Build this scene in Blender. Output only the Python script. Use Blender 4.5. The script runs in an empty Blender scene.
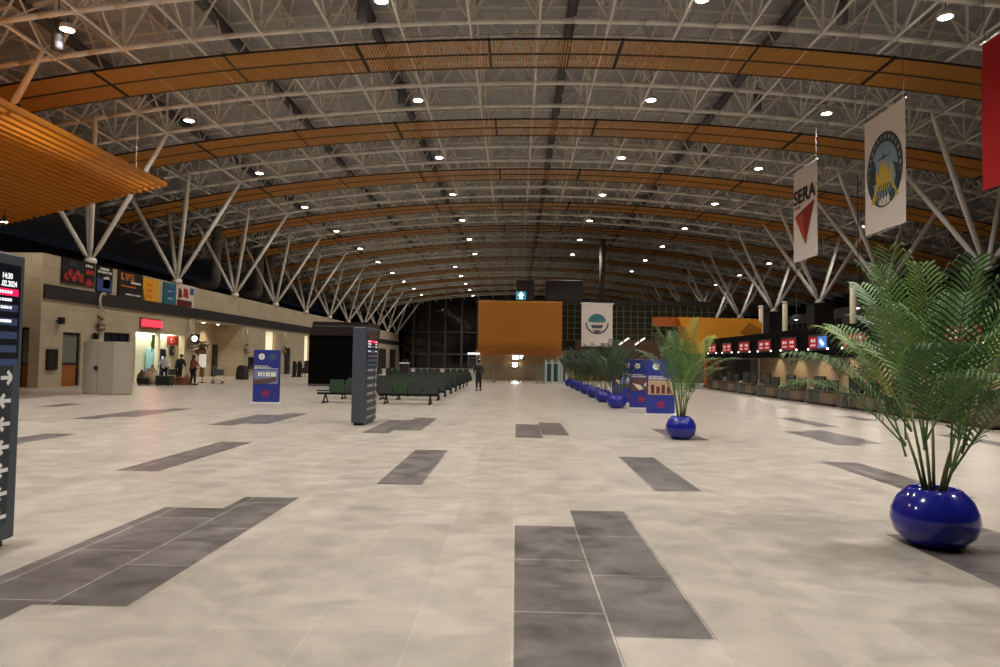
import bpy, math, random
from mathutils import Vector, Matrix
R = random.Random(7)
C = bpy.context.scene.collection
SC = bpy.context.scene
PI = math.pi
# ---------------------------------------------------------------- camera
F = 700.0
VPX, VPY, ROLL, CH = 516.0, 361.0, 0.015, 1.65
fy = Vector(((VPX-500)/F, -(VPY-333.5)/F, -1)).normalized()
fz = Vector((math.sin(ROLL), math.cos(ROLL), 0)); fz = (fz - fy*fz.dot(fy)).normalized()
fx = fy.cross(fz)
RC = Matrix((fx, fy, fz))            # camera -> world
cam = bpy.data.objects.new('camera', bpy.data.cameras.new('camera')); C.objects.link(cam)
cam.data.sensor_width = 36; cam.data.lens = F/1000*36; cam.data.clip_end = 500; cam.data.clip_start = .05
M4 = RC.to_4x4(); M4.translation = (0, 0, CH); cam.matrix_world = M4
SC.camera = cam
def ray(px, py): return RC @ Vector(((px-500)/F, -(py-333.5)/F, -1))
def at(px, py, Y):
    d = ray(px, py); return Vector((0, 0, CH)) + d*(Y/d.y)
def atx(px, py, X):
    d = ray(px, py); return Vector((0, 0, CH)) + d*(X/d.x)
def fl(px, py):
    d = ray(px, py); return Vector((0, 0, CH)) + d*(-CH/d.z)
# ---------------------------------------------------------------- materials
def srgb(c):
    return tuple(((v/255)/12.92 if v/255 <= .04045 else ((v/255+.055)/1.055)**2.4) for v in c)+(1,)
MATS = {}
def mat(name, col, rough=.5, metal=0, noise=.12, scale=6, bump=0, emit=None, spec=.5, coat=0):
    if name in MATS: return MATS[name]
    m = bpy.data.materials.new(name); m.use_nodes = True; nt = m.node_tree; b = nt.nodes['Principled BSDF']
    c = srgb(col)
    b.inputs['Roughness'].default_value = rough; b.inputs['Metallic'].default_value = metal
    b.inputs['Specular IOR Level'].default_value = spec; b.inputs['Coat Weight'].default_value = coat
    if noise:
        tc = nt.nodes.new('ShaderNodeTexCoord'); n = nt.nodes.new('ShaderNodeTexNoise'); n.inputs['Scale'].default_value = scale
        n.inputs['Detail'].default_value = 4
        r = nt.nodes.new('ShaderNodeMix'); r.data_type = 'RGBA'
        r.inputs[6].default_value = tuple(v*(1-noise) for v in c[:3])+(1,); r.inputs[7].default_value = tuple(min(1, v*(1+noise)) for v in c[:3])+(1,)
        nt.links.new(tc.outputs['Object'], n.inputs['Vector']); nt.links.new(n.outputs['Fac'], r.inputs[0]); nt.links.new(r.outputs[2], b.inputs['Base Color'])
        if bump:
            bp = nt.nodes.new('ShaderNodeBump'); bp.inputs['Strength'].default_value = bump
            nt.links.new(n.outputs['Fac'], bp.inputs['Height']); nt.links.new(bp.outputs['Normal'], b.inputs['Normal'])
    else: b.inputs['Base Color'].default_value = c
    if emit is not None:
        b.inputs['Emission Color'].default_value = c; b.inputs['Emission Strength'].default_value = emit
    MATS[name] = m; return m
def tiled(name, col, col2, mortar, bw, bh, msize, axes, rough, noise_amt=.25, nscale=1.2, offset=.5, spec=.5, bump=0):
    """procedural tiles; axes picks the object coordinates used as tile u and v"""
    m = bpy.data.materials.new(name); m.use_nodes = True; nt = m.node_tree; b = nt.nodes['Principled BSDF']; L = nt.links.new
    tc = nt.nodes.new('ShaderNodeTexCoord'); sp = nt.nodes.new('ShaderNodeSeparateXYZ'); cb = nt.nodes.new('ShaderNodeCombineXYZ')
    L(tc.outputs['Object'], sp.inputs[0]); L(sp.outputs[axes[0]], cb.inputs[0]); L(sp.outputs[axes[1]], cb.inputs[1])
    br = nt.nodes.new('ShaderNodeTexBrick'); br.offset = offset; br.inputs['Scale'].default_value = 1
    br.inputs['Brick Width'].default_value = bw; br.inputs['Row Height'].default_value = bh
    br.inputs['Mortar Size'].default_value = msize; br.inputs['Mortar Smooth'].default_value = .2
    br.inputs['Color1'].default_value = srgb(col); br.inputs['Color2'].default_value = srgb(col2); br.inputs['Mortar'].default_value = srgb(mortar)
    L(cb.outputs[0], br.inputs['Vector'])
    n = nt.nodes.new('ShaderNodeTexNoise'); n.inputs['Scale'].default_value = nscale; n.inputs['Detail'].default_value = 6; n.inputs['Roughness'].default_value = .6
    n.inputs['Distortion'].default_value = .6
    mp = nt.nodes.new('ShaderNodeMapping'); mp.inputs['Scale'].default_value = (.9, 1.1, 1)
    L(tc.outputs['Object'], mp.inputs['Vector']); L(mp.outputs[0], n.inputs['Vector'])
    rp = nt.nodes.new('ShaderNodeMapRange'); rp.inputs['From Min'].default_value = .3; rp.inputs['From Max'].default_value = .7
    rp.inputs['To Min'].default_value = 1-noise_amt; rp.inputs['To Max'].default_value = 1+noise_amt
    L(n.outputs['Fac'], rp.inputs['Value'])
    mx = nt.nodes.new('ShaderNodeMix'); mx.data_type = 'RGBA'; mx.blend_type = 'MULTIPLY'; mx.inputs[0].default_value = 1
    L(br.outputs['Color'], mx.inputs[6]); L(rp.outputs[0], mx.inputs[7]); L(mx.outputs[2], b.inputs['Base Color'])
    b.inputs['Roughness'].default_value = rough; b.inputs['Specular IOR Level'].default_value = spec
    r2 = nt.nodes.new('ShaderNodeMapRange'); r2.inputs['To Min'].default_value = rough*.75; r2.inputs['To Max'].default_value = rough*1.3
    L(n.outputs['Fac'], r2.inputs['Value']); L(r2.outputs[0], b.inputs['Roughness'])
    MATS[name] = m; return m
# ---------------------------------------------------------------- mesh builder
class MB:
    def __init__(s): s.v = []; s.f = []
    def add(s, vs, fs):
        o = len(s.v); s.v += [tuple(v) for v in vs]; s.f += [tuple(i+o for i in f) for f in fs]; return s
    def box(s, c, d, rz=0, rx=0, ry=0):
        x, y, z = d[0]/2, d[1]/2, d[2]/2
        vs = [Vector((sx*x, sy*y, sz*z)) for sz in (-1, 1) for sy in (-1, 1) for sx in (-1, 1)]
        m = Matrix.Rotation(rz, 3, 'Z') @ Matrix.Rotation(ry, 3, 'Y') @ Matrix.Rotation(rx, 3, 'X')
        c = Vector(c)
        return s.add([m @ v + c for v in vs], [(0, 2, 3, 1), (4, 5, 7, 6), (0, 1, 5, 4), (2, 6, 7, 3), (0, 4, 6, 2), (1, 3, 7, 5)])
    def bb(s, a, b):
        return s.box([(p+q)/2 for p, q in zip(a, b)], [abs(p-q) for p, q in zip(a, b)])
    def rbox(s, c, d, r=.02, rz=0):
        """box with rounded vertical edges and chamfered top/bottom"""
        x, y, z = d[0]/2, d[1]/2, d[2]/2; r = min(r, x*.9, y*.9, z*.9)
        def ring(k, zz):
            out = []
            for (sx, sy, a0) in ((1, 1, 0), (-1, 1, PI/2), (-1, -1, PI), (1, -1, 1.5*PI)):
                for i in range(4):
                    a = a0+i*PI/6; out.append(Vector((sx*(x-r)+math.cos(a)*(r-k), sy*(y-r)+math.sin(a)*(r-k), zz)))
            return out
        rings = [ring(r*.6, -z), ring(.0, -z+r*.6), ring(.0, z-r*.6), ring(r*.6, z)]
        m = Matrix.Rotation(rz, 3, 'Z'); c = Vector(c); n = 16
        vs = [m @ v + c for g in rings for v in g]; fs = []
        for k in range(3):
            for i in range(n): fs.append((k*n+i, k*n+(i+1) % n, (k+1)*n+(i+1) % n, (k+1)*n+i))
        fs.append(tuple(range(n-1, -1, -1))); fs.append(tuple(range(3*n, 4*n)))
        return s.add(vs, fs)
    def bar(s, p, q, r, n=6, r2=None):
        p, q = Vector(p), Vector(q); d = (q-p); 
        if d.length < 1e-6: return s
        d.normalize(); u = d.orthogonal().normalized(); w = d.cross(u); r2 = r if r2 is None else r2
        vs = [p+(u*math.cos(2*PI*i/n)+w*math.sin(2*PI*i/n))*r for i in range(n)]+[q+(u*math.cos(2*PI*i/n)+w*math.sin(2*PI*i/n))*r2 for i in range(n)]
        return s.add(vs, [(i, (i+1) % n, n+(i+1) % n, n+i) for i in range(n)]+[tuple(range(n-1, -1, -1)), tuple(range(n, 2*n))])
    def tube(s, pts, r, n=6):
        pts = [Vector(p) for p in pts]; rr = r if isinstance(r, (list, tuple)) else [r]*len(pts)
        u = None; vs = []
        for i, p in enumerate(pts):
            d = (pts[min(i+1, len(pts)-1)]-pts[max(i-1, 0)]).normalized()
            u = d.orthogonal().normalized() if u is None else (u-d*u.dot(d)).normalized()
            w = d.cross(u)
            vs += [p+(u*math.cos(2*PI*k/n)+w*math.sin(2*PI*k/n))*rr[i] for k in range(n)]
        fs = []
        for i in range(len(pts)-1):
            for k in range(n): fs.append((i*n+k, i*n+(k+1) % n, (i+1)*n+(k+1) % n, (i+1)*n+k))
        fs += [tuple(range(n-1, -1, -1)), tuple(range((len(pts)-1)*n, len(pts)*n))]
        return s.add(vs, fs)
    def lathe(s, prof, n=32, c=(0, 0, 0)):
        vs = []; c = Vector(c)
        for (r, z) in prof:
            vs += [c+Vector((r*math.cos(2*PI*k/n), r*math.sin(2*PI*k/n), z)) for k in range(n)]
        fs = []
        for i in range(len(prof)-1):
            for k in range(n): fs.append((i*n+k, i*n+(k+1) % n, (i+1)*n+(k+1) % n, (i+1)*n+k))
        fs += [tuple(range(n-1, -1, -1)), tuple(range((len(prof)-1)*n, len(prof)*n))]
        return s.add(vs, fs)
    def prism(s, poly, off):
        """polygon of 3D points extruded by the vector off"""
        n = len(poly); o = Vector(off); a = [Vector(p) for p in poly]
        return s.add(a+[p+o for p in a], [tuple(range(n-1, -1, -1)), tuple(range(n, 2*n))]+[(i, (i+1) % n, n+(i+1) % n, n+i) for i in range(n)])
    def ball(s, c, r, n=12, m=8):
        c = Vector(c); r = Vector(r) if not isinstance(r, (int, float)) else Vector((r, r, r))
        prof = [(math.sin(PI*i/m), -math.cos(PI*i/m)) for i in range(m+1)]
        prof[0] = (.02, -1); prof[-1] = (.02, 1)
        t = MB(); t.lathe(prof, n)
        return s.add([c+Vector((v[0]*r.x, v[1]*r.y, v[2]*r.z)) for v in t.v], t.f)
    def build(s, name, m, parent=None, smooth=False, loc=None):
        me = bpy.data.meshes.new(name); me.from_pydata(s.v, [], s.f); me.update()
        if m: me.materials.append(m)
        if smooth:
            for p in me.polygons: p.use_smooth = True
        o = bpy.data.objects.new(name, me); C.objects.link(o)
        if parent: o.parent = parent
        if loc: o.location = loc
        return o
def islands(mb):
    par = list(range(len(mb.v)))
    def fd(i):
        while par[i] != i: par[i] = par[par[i]]; i = par[i]
        return i
    for f in mb.f:
        for i in f[1:]: par[fd(i)] = fd(f[0])
    out = {}
    for f in mb.f: out.setdefault(fd(f[0]), []).append(f)
    return list(out.values())
def split(mb, name, m, parent, **k):
    """one mesh object per separate piece"""
    res = []
    for fs in islands(mb):
        ids = sorted({i for f in fs for i in f}); mp = {i: n for n, i in enumerate(ids)}
        q = MB(); q.v = [mb.v[i] for i in ids]; q.f = [tuple(mp[i] for i in f) for f in fs]; res.append(q.build(name, m, parent, **k))
    return res
def thing(name, label, cat, loc=(0, 0, 0), rz=0, group=None):
    o = bpy.data.objects.new(name, None); C.objects.link(o); o.location = loc; o.rotation_euler = (0, 0, rz); o.empty_display_size = .1
    o['label'] = label; o['category'] = cat
    if group: o['group'] = group
    return o
def tag(o, label, cat, group=None):
    o['label'] = label; o['category'] = cat
    if group: o['group'] = group
    return o
def struct(name, mb, m, **k):
    o = mb.build(name, m, **k); o['kind'] = 'structure'; return o
def kids(o): return [c for c in list(C.objects) if c.parent == o]
def dup(o, loc=None, rz=None, label=None, parent=None):
    c = o.copy(); C.objects.link(c)
    if parent: c.parent = parent
    if loc is not None: c.location = loc
    if rz is not None: c.rotation_euler = (0, 0, rz)
    if label: c['label'] = label
    for k in kids(o): dup(k, parent=c)
    return c
def text(body, size, m, parent, loc, rot, name='lettering', ext=.004, align='LEFT', sx=1):
    cu = bpy.data.curves.new(name, 'FONT'); cu.body = body; cu.size = size; cu.extrude = ext; cu.offset = size*.02; cu.align_x = align
    tmp = bpy.data.objects.new(name, cu); C.objects.link(tmp); bpy.context.view_layer.update()
    me = bpy.data.meshes.new_from_object(tmp.evaluated_get(bpy.context.evaluated_depsgraph_get())); bpy.data.objects.remove(tmp); bpy.data.curves.remove(cu)
    me.materials.clear(); me.materials.append(m); o = bpy.data.objects.new(name, me); C.objects.link(o); o.location = loc; o.rotation_euler = rot; o.scale = (sx, 1, 1)
    if parent: o.parent = parent
    return o
ORD = ['first', 'second', 'third', 'fourth', 'fifth', 'sixth', 'seventh', 'eighth', 'ninth', 'tenth', 'eleventh', 'twelfth', 'thirteenth', 'fourteenth', 'fifteenth', 'sixteenth', 'seventeenth', 'eighteenth', 'nineteenth', 'twentieth', 'twenty-first', 'twenty-second', 'twenty-third', 'twenty-fourth', 'twenty-fifth', 'twenty-sixth']
# palette
white_steel = mat('white_steel', (236, 231, 223), .4, 0, .06, 3)
deck_m = mat('roof_deck_grey', (188, 189, 192), .6, 0, .1, .4)
slat_m = mat('orange_slats', (216, 156, 78), .5, 0, .12, 2)
orange_m = mat('orange_panel', (170, 106, 22), .45, 0, .1, .6)
orange_y = mat('amber_panel', (226, 150, 40), .4, 0, .08, .6)
canopy_m = mat('canopy_slats', (204, 126, 26), .5, 0, .1, 2)
black_m = mat('black_metal', (22, 20, 20), .4, 0, .1, 8)
blackrail = mat('black_rail', (14, 12, 11), .5, 0, 0)
dark_m = mat('dark_cladding', (36, 32, 30), .6, 0, .15, 2)
duct_m = mat('dark_duct', (98, 99, 104), .5, .2, .12, 2)
grey_m = mat('grey_metal', (92, 96, 102), .45, .2, .08, 5)
silver_m = mat('brushed_steel', (170, 172, 174), .3, .9, .06, 20)
whitelit = mat('lamp_white', (255, 244, 226), .4, 0, 0, emit=45)
white_p = mat('white_print', (232, 228, 220), .5, 0, .03, 4)
# ================================================================ FLOOR
floor_m = tiled('floor_tiles', (180, 171, 159), (169, 160, 148), (182, 174, 162), 1.22, .61, .005, (1, 0), .31, .2, 2.4, .68, .45)
dark_t = tiled('dark_floor_tiles', (108, 102, 99), (92, 87, 85), (164, 158, 150), 1.22, .61, .007, (1, 0), .3, .5, 2.6, .68, .45)
fo = struct('floor', MB().add([(-36, -16.29, 0), (42, -16.29, 0), (42, 136, 0), (-36, 136, 0)], [(0, 1, 2, 3)]), floor_m, loc=(0, 4.29, 0))
inl = MB()
for (a, b, c, d) in [(0, .61, 2.2, 7.1), (.61, 1.22, 4.29, 7.87), (-3.17, -2.54, 4.6, 8.25), (-3.8, -3.17, 2.6, 7.6), (-1.83, -1.22, 9.25, 12.85), (1.8, 2.42, 9.15, 12.4),
                     (0, .61, 15.2, 18.4), (.61, 1.22, 15.8, 19), (-3.42, -2.82, 15.5, 19), (-2.82, -2.2, 16.3, 19.8), (-5.69, -5.08, 9.9, 13.5), (-7.4, -6.75, 16.7, 20), (-6.75, -6.1, 17.2, 20.6),
                     (-9.7, -9.05, 12.5, 14.3), (-11.3, -10.7, 17.6, 21), (-10.7, -10.1, 18.4, 21.8), (-14.9, -14.3, 21.5, 23), (3.65, 4.27, 3.4, 7.07), (4.27, 4.88, 3.8, 7.5), (5.24, 5.88, 9.1, 12.25),
                     (6.7, 7.3, 14.8, 17.8), (7.3, 7.9, 15.2, 18.2), (8.2, 8.8, 19.2, 22.4), (3.4, 4.2, 15.3, 17.8), (10.3, 10.9, 14.6, 17.6), (10.6, 11.2, 21.6, 23.5)]:
    a += .012; b += .012
    inl.add([(a, b_, .0015) for b_ in ()] + [(a, c-4.29, .0015), (b, c-4.29, .0015), (b, d-4.29, .0015), (a, d-4.29, .0015)], [(0, 1, 2, 3)])
o = inl.build('dark_floor_tiles', dark_t, fo); o['kind'] = 'structure'
# ================================================================ ROOF
def zc(X, Y): return 14.79-.0039*(X-1.7)**2-.006*(Y-34)
XS = [.72+2.72*n for n in range(-11, 14)]          # node lines
TH = 2.3
BAYS = list(range(-2, 11))
TR = [(32.6+9.6*k+(.75 if k == -1 else 0), 35.5+9.6*k+(.75 if k == -1 else 0)) for k in BAYS]
ex = [XS[0]-1.36+1.36*i for i in range(2*len(XS)+1)]
for i, (ya, yb) in enumerate(TR):
    t = thing('roof_truss', 'white tubular arched roof truss, %s from the camera end' % ORD[i], 'roof truss', (0, (ya+yb)/2, 0), 0, 'arched roof trusses')
    y0 = (ya+yb)/2
    for y in (ya, yb):
        m = MB()
        for a, b in zip(ex[:-1], ex[1:]): m.bar((a+(.0 if 1 else 0), y-y0, zc(a, y)), (b, y-y0, zc(b, y)), .11, 8)
        m.build('bottom_chord', white_steel, t, True)
        m = MB()
        for a, b in zip(ex[:-1], ex[1:]): m.bar((a, y-y0, zc(a, y)+TH), (b, y-y0, zc(b, y)+TH), .085, 6)
        m.build('top_chord', white_steel, t, True)
    m = MB()
    for X in XS:
        for y in (ya, yb):
            p = (X, y-y0, zc(X, y))
            for s in (-1, 1): m.bar(p, (X+s*1.36, y-y0, zc(X+s*1.36, y)+TH), .05, 5)
            m.ball(p, .14, 8, 5)
        m.bar((X, yb-y0, zc(X, yb)), (X, yb-y0, zc(X, yb)+TH), .06, 6)
        m.bar((X, ya-y0, zc(X, ya)), (X, yb-y0, zc(X, yb)+TH), .04, 5)
    m.build('web_lattice', white_steel, t)
    dy = 4.8; ym = y0+dy; m = MB()
    for a, b in zip(ex[:-1], ex[1:]): m.bar((a, dy, zc(a, ym)+TH), (b, dy, zc(b, ym)+TH), .06, 6)
    for X in XS:
        for s in (-1, 1): m.bar((X, dy, zc(X, ym)), (X+s*1.36, dy, zc(X+s*1.36, ym)+TH), .04, 5)
        for s in (-1, 1):
            m.bar((X, dy, zc(X, ym)+TH), (X+s*1.36, dy-3.3, zc(X+s*1.36, ym)+TH), .03, 4); m.bar((X, dy, zc(X, ym)+TH), (X+s*1.36, dy+3.3, zc(X+s*1.36, ym)+TH), .03, 4)
    m.build('secondary_arch', white_steel, t)
for i, X in enumerate(XS):
    t = thing('roof_girder', 'white lattice roof girder running down the hall, %s from the left' % ORD[i], 'roof girder', (X, 60, 0), 0, 'lengthwise roof girders')
    m = MB(); m.bar((0, -48, zc(X, 12)), (0, 77, zc(X, 137)), .06, 6); m.build('bottom_tube', white_steel, t, True)
    m = MB(); m.bar((0, -48, zc(X, 12)+TH), (0, 77, zc(X, 137)+TH), .06, 6); m.build('top_tube', white_steel, t, True)
    m = MB(); ys = [14.0+2.4*k for k in range(44)]
    for a, b in zip(ys[:-1], ys[1:]):
        up = round((a-14)/2.4) % 2
        za, zb = (0, TH) if up else (TH, 0)
        m.bar((0, a-60, zc(X, a)+za), (0, b-60, zc(X, b)+zb), .042, 5)
    m.build('web_lattice', white_steel, t)
# deck
m = MB(); xs = [-38+2*i for i in range(42)]; ys = [-4, 20, 40, 60, 80, 100, 120, 140]
vs = [(x, y, zc(x, y)+TH+.35) for y in ys for x in xs]; n = len(xs)
m.add(vs, [(j*n+i, j*n+i+1, (j+1)*n+i+1, (j+1)*n+i) for j in range(len(ys)-1) for i in range(n-1)])
nt = deck_m.node_tree
w = nt.nodes.new('ShaderNodeTexWave'); w.bands_direction = 'Y'; w.inputs['Scale'].default_value = 1.2
bp = nt.nodes.new('ShaderNodeBump'); bp.inputs['Strength'].default_value = .35; bp.inputs['Distance'].default_value = .05
tc = nt.nodes.new('ShaderNodeTexCoord'); nt.links.new(tc.outputs['Object'], w.inputs['Vector']); nt.links.new(w.outputs['Fac'], bp.inputs['Height'])
nt.links.new(bp.outputs['Normal'], nt.nodes['Principled BSDF'].inputs['Normal'])
struct('ceiling', m, deck_m)
# ducts along the hall under the deck
for nm, X in (('far left', -19.4), ('left', -13), ('left of centre', -6.6), ('centre', 2.2), ('right', 11.4)):
    m = MB(); m.bar((0, -45, zc(X, 15)+TH-.25), (0, 77, zc(X, 137)+TH-.25), .22, 12)
    tag(m.build('air_duct', duct_m, loc=(X, 60, 0), smooth=True), 'dark round air duct running lengthwise under the roof deck, ' + {'far left': 'nearest the left wall', 'left': 'second from the left wall', 'left of centre': 'just left of the hall axis', 'centre': 'just right of the hall axis', 'right': 'nearest the check-in side'}[nm], 'duct', 'lengthwise air ducts')
for px, py, Y, lb in ((336, 5, 26, 'in the top row left of centre'), (383, 93, 36, 'in the second row left of centre'), (738, 100, 36, 'in the second row on the right'), (815, 8, 26, 'at the top edge on the right'), (690, 155, 46, 'in the third row on the right'), (31, 35, 25, 'at the top left above the orange canopy')):
    p = at(px, py, Y); p.x += 1.0; t = thing('ceiling_speaker', 'dark grey column loudspeaker hanging %s' % lb, 'loudspeaker', p, 0, 'hanging loudspeakers')
    MB().bar((0, 0, -.55), (0, 0, .55), .2, 12).build('body', duct_m, t, True)
    MB().bar((0, 0, .55), (0, 0, zc(p.x, Y)+TH-p.z), .02, 5).build('hanger', black_m, t)
# orange slatted bands
XB0, XB1 = -28.5, 36
for i, k in enumerate(BAYS):
    Y = 29.0+9.6*k+(.35 if k == 0 else 0); W = 2.75
    t = thing('louvre_band', 'orange slatted ceiling band arching across the hall, %s from the camera end' % ORD[i], 'ceiling band', (0, Y, 0), 0, 'orange slatted bands')
    nS = int((XB1-XB0)/.125)
    for s in (-1, 1):
        m = MB()
        for q in range(nS+1):
            x = XB0+q*.125; z = zc(x, Y)-.06; ya, yb = (-W/2+.03, -.06) if s < 0 else (.06, W/2-.03)
            m.bb((x-.022, ya, z-.05), (x+.022, yb, z+.06))
        m.build('slat_panel', slat_m, t)
    for y in (-W/2, 0, W/2):
        m = MB(); X = XB0
        while X < XB1:
            a, b = X, min(X+1.36, XB1); m.bar((a, y, zc(a, Y)-.08), (b, y, zc(b, Y)-.08), .045, 4); X += 1.36
        m.build('rail', blackrail, t)
    for x in [XB0+5.44*q for q in range(12)]:
        m = MB(); m.bb((x-.05, -W/2, zc(x, Y)-.12), (x+.05, W/2, zc(x, Y)+.0))
        m.build('cross_rail', blackrail, t)
XL = at(90, 262, 36.7).x
# V supports
def vsup(side, k):
    if side < 0: b = Vector((XL, 36.7+9.6*k, 6.55)); tops = [(-20.1, -4.4), (-18.2, -1.2), (-24.9, -2.5), (-24.9, 2.6)]
    else: b = Vector((23.4, 35.3+9.6*k, 6.5)); tops = [(19.2, -2.6), (20.0, 3.0), (26.2, -2.2), (26.2, 2.6)]
    nm = 'left facade' if side < 0 else 'right pillars'
    t = thing('branching_column', 'white four-legged steel strut column on the %s, %s from the camera end' % (nm, ORD[k+2]), 'column', b, 0, 'strut columns on the ' + nm)
    for (x, dy) in tops:
        z = zc(x, b.y+dy); p = Vector((x, b.y+dy, z)) - b
        m = MB(); m.tube([p*.03, p*.12, p*.5, p*.9, p], [.06, .125, .135, .12, .06], 10); m.build('strut', white_steel, t, True)
    MB().lathe([(.3, -.05), (.34, .02), (.3, .2), (.12, .3)], 16).build('base_joint', white_steel, t, True)
for k in range(-2, 11):
    vsup(-1, k)
for k in range(-1, 10):
    vsup(1, k)
# downlights
def lamp(x, y, lb, vis=True):
    z = zc(x, y)-.1
    t = thing('downlight', lb, 'ceiling light', (x, y, z), 0, 'round ceiling downlights')
    MB().lathe([(.12, .2), (.24, .16), (.27, .02), (.26, -.03), (.235, -.03), (.235, .0), (.01, .0)], 20).build('housing', white_steel, t, True)
    MB().lathe([(.228, -.02), (.228, -.028), (.01, -.03)], 20).build('lens', whitelit, t)
    MB().bar((0, 0, .2), (0, 0, TH), .02, 5).build('hanger', grey_m, t)
    l = bpy.data.lights.new('lamp_beam', 'SPOT'); l.energy = LAMP_W; l.color = (1, .955, .89); l.spot_size = math.radians(140); l.spot_blend = .7; l.shadow_soft_size = .2
    if x > 25: l.energy *= .35
    lo = bpy.data.objects.new('lamp_beam', l); C.objects.link(lo); lo.parent = t; lo.location = (0, 0, -.08)
LAMP_W = 2300
for x, nm, k0, k1 in ((-16.5, 'line nearest the left wall', -1, 9), (-5.05, 'line left of the hall axis', -1, 5), (6.45, 'line right of the hall axis', -1, 5), (15.0, 'line above the counters', -1, 6), (-8.2, 'short line by the end glazing', 6, 10), (26.0, 'line over the right struts', 2, 6)):
    for k in range(k0, k1+1):
        lamp(x, 34.15+9.6*k+(.1 if k == -1 else 0), 'round ceiling downlight, %s from the camera end in the %s' % (ORD[k-k0], nm))
    if k0 > -1: continue
    for k in (-3, -2):      # the same lamps go on above and behind the camera
        l = bpy.data.lights.new('lamp_beam', 'SPOT'); l.energy = LAMP_W*1.8; l.color = (1, .955, .89); l.spot_size = math.radians(140); l.spot_blend = .7; l.shadow_soft_size = .2
        lo = bpy.data.objects.new('lamp_beam', l); C.objects.link(lo); lo.location = (x, 34.15+9.6*k, zc(x, 5))
# ================================================================ WALLS
stone = tiled('beige_stone', (190, 175, 149), (180, 165, 138), (146, 131, 106), 1.3, .65, .008, (1, 2), .5, .1, .8)
stone_x = tiled('beige_stone_front', (190, 175, 149), (180, 165, 138), (146, 131, 106), 1.3, .65, .008, (0, 2), .5, .1, .8)
def yl(px, py=360): return atx(px, py, XL).y
def zl(px, py): return atx(px, py, XL).z
YC = yl(43, 262)+.4
ops = [(yl(62), yl(80), 0, 2.75), (yl(103), yl(129), 1.3, 2.9), (yl(135), yl(184), 0, 3.05), (yl(194), yl(241), 0, 4.22), (yl(265), yl(275), 0, 4.0), (yl(304), yl(309.5), 0, 4.0)]
m = MB(); ycur = YC; HB = 4.3
for (a, b, z0, z1) in ops:
    m.bb((XL-.4, ycur, 0), (XL, a, HB)); m.bb((XL-.4, a, z1), (XL, b, HB))
    if z0: m.bb((XL-.4, a, 0), (XL, b, z0))
    ycur = b
YE = 134
m.bb((XL-.4, ycur, 0), (XL, YE, HB)); m.bb((XL-.4, YC, HB), (XL, YE, 6.5))
m.prism([(XL-.4, YE, 0), (XL-.4, YE+3.2, 0), (XL-.4, YE+.8, 6.5), (XL-.4, YE, 6.5)], (.4, 0, 0))
struct('wall_left', m, stone)
m = MB(); da, db = at(18, 360, YC).x, at(34, 360, YC).x
m.bb((-42, YC-.4, 0), (da, YC, 6.5)); m.bb((da, YC-.4, 2.9), (db, YC, 6.5)); m.bb((db, YC-.4, 0), (XL, YC, 6.5))
struct('wall_front_left', m, stone_x)
bl = MB(); bl.bb((XL+.001, YC-.3, 4.32), (XL+.12, 140, 5.0)); struct('trim_1', bl, dark_m)
# recess and rooms behind the openings
a, b = yl(194), yl(241)
m = MB(); m.bb((XL-2.3, a, 0), (XL-2.1, b, 4.3)); struct('wall_recess', m, stone)
m = MB(); m.bb((XL-2.1, b, 0), (XL-.4, b+.2, 4.3)); m.bb((XL-2.1, a-.2, 0), (XL-.4, a, 4.3)); struct('wall_recess_sides', m, stone_x)
m = MB(); m.bb((XL-2.1, a, 4.22), (XL-.4, b, 4.3)); struct('ceiling_recess', m, stone)
cream = mat('cream_wall', (226, 224, 196), .6, 0, .04, 2)
a, b = yl(133), yl(186)
m = MB(); m.bb((XL-1.2, a-.5, 0), (XL-1.0, b+1.2, 3.3)); struct('wall_cafe', m, cream)
m = MB(); m.bb((XL-1, a-.6, 0), (XL-.4, a-.4, 3.3)); m.bb((XL-1, b+1.1, 0), (XL-.4, b+1.3, 3.3)); m.bb((XL-.28, yl(158.5), 0), (XL-.05, yl(160.5), 3.05)); struct('wall_cafe_sides', m, cream)
m = MB(); m.bb((XL-1.2, a-.6, 3.3), (XL-.4, b+1.3, 3.45)); struct('ceiling_cafe', m, cream)
def area(loc, sx, sy, w, col, rot=(0, 0, 0)):
    l = bpy.data.lights.new('area_lamp', 'AREA'); l.shape = 'RECTANGLE'; l.size = sx; l.size_y = sy; l.energy = w; l.color = col
    o = bpy.data.objects.new('area_lamp', l); C.objects.link(o); o.location = loc; o.rotation_euler = rot
area((XL-.7, (a+b)/2, 3.25), .5, 7, 170, (1, .97, .82))
wlit = mat('lit_opening', (250, 240, 200), .5, 0, 0, emit=.9)
for i, (pa, pb) in enumerate(((265, 275), (304, 309.5))):
    m = MB(); m.bb((XL-.38, yl(pa), 0), (XL-.3, yl(pb), 4.0)); struct('window_%d' % (i+1), m, wlit)
# recess downlights
for i, px in enumerate((192.5, 208, 222)):
    y = yl(px+6)
    t = thing('recess_downlight', 'small warm downlight over the stone recess, %s from the left' % ORD[i], 'ceiling light', (XL-.9, y, 4.22), 0, 'downlights of the stone recess')
    MB().lathe([(.16, 0), (.17, -.05), (.13, -.05)], 14).build('ring', silver_m, t)
    MB().lathe([(.125, -.045), (.125, -.055), (.01, -.055)], 14).build('lens', whitelit, t)
    l = bpy.data.lights.new('lamp_beam', 'SPOT'); l.energy = 260; l.color = (1, .85, .62); l.spot_size = math.radians(120); l.spot_blend = .8; l.shadow_soft_size = .1
    lo = bpy.data.objects.new('lamp_beam', l); C.objects.link(lo); lo.parent = t; lo.location = (-.4, 0, -.1)
for num, (pa, pb) in enumerate(((378, 385.5), (389.5, 395))): struct('door_%d' % (num+8), MB().bb((XL, yl(pa), 0), (XL+.06, yl(pb), 3.4)), dark_m)
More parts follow.
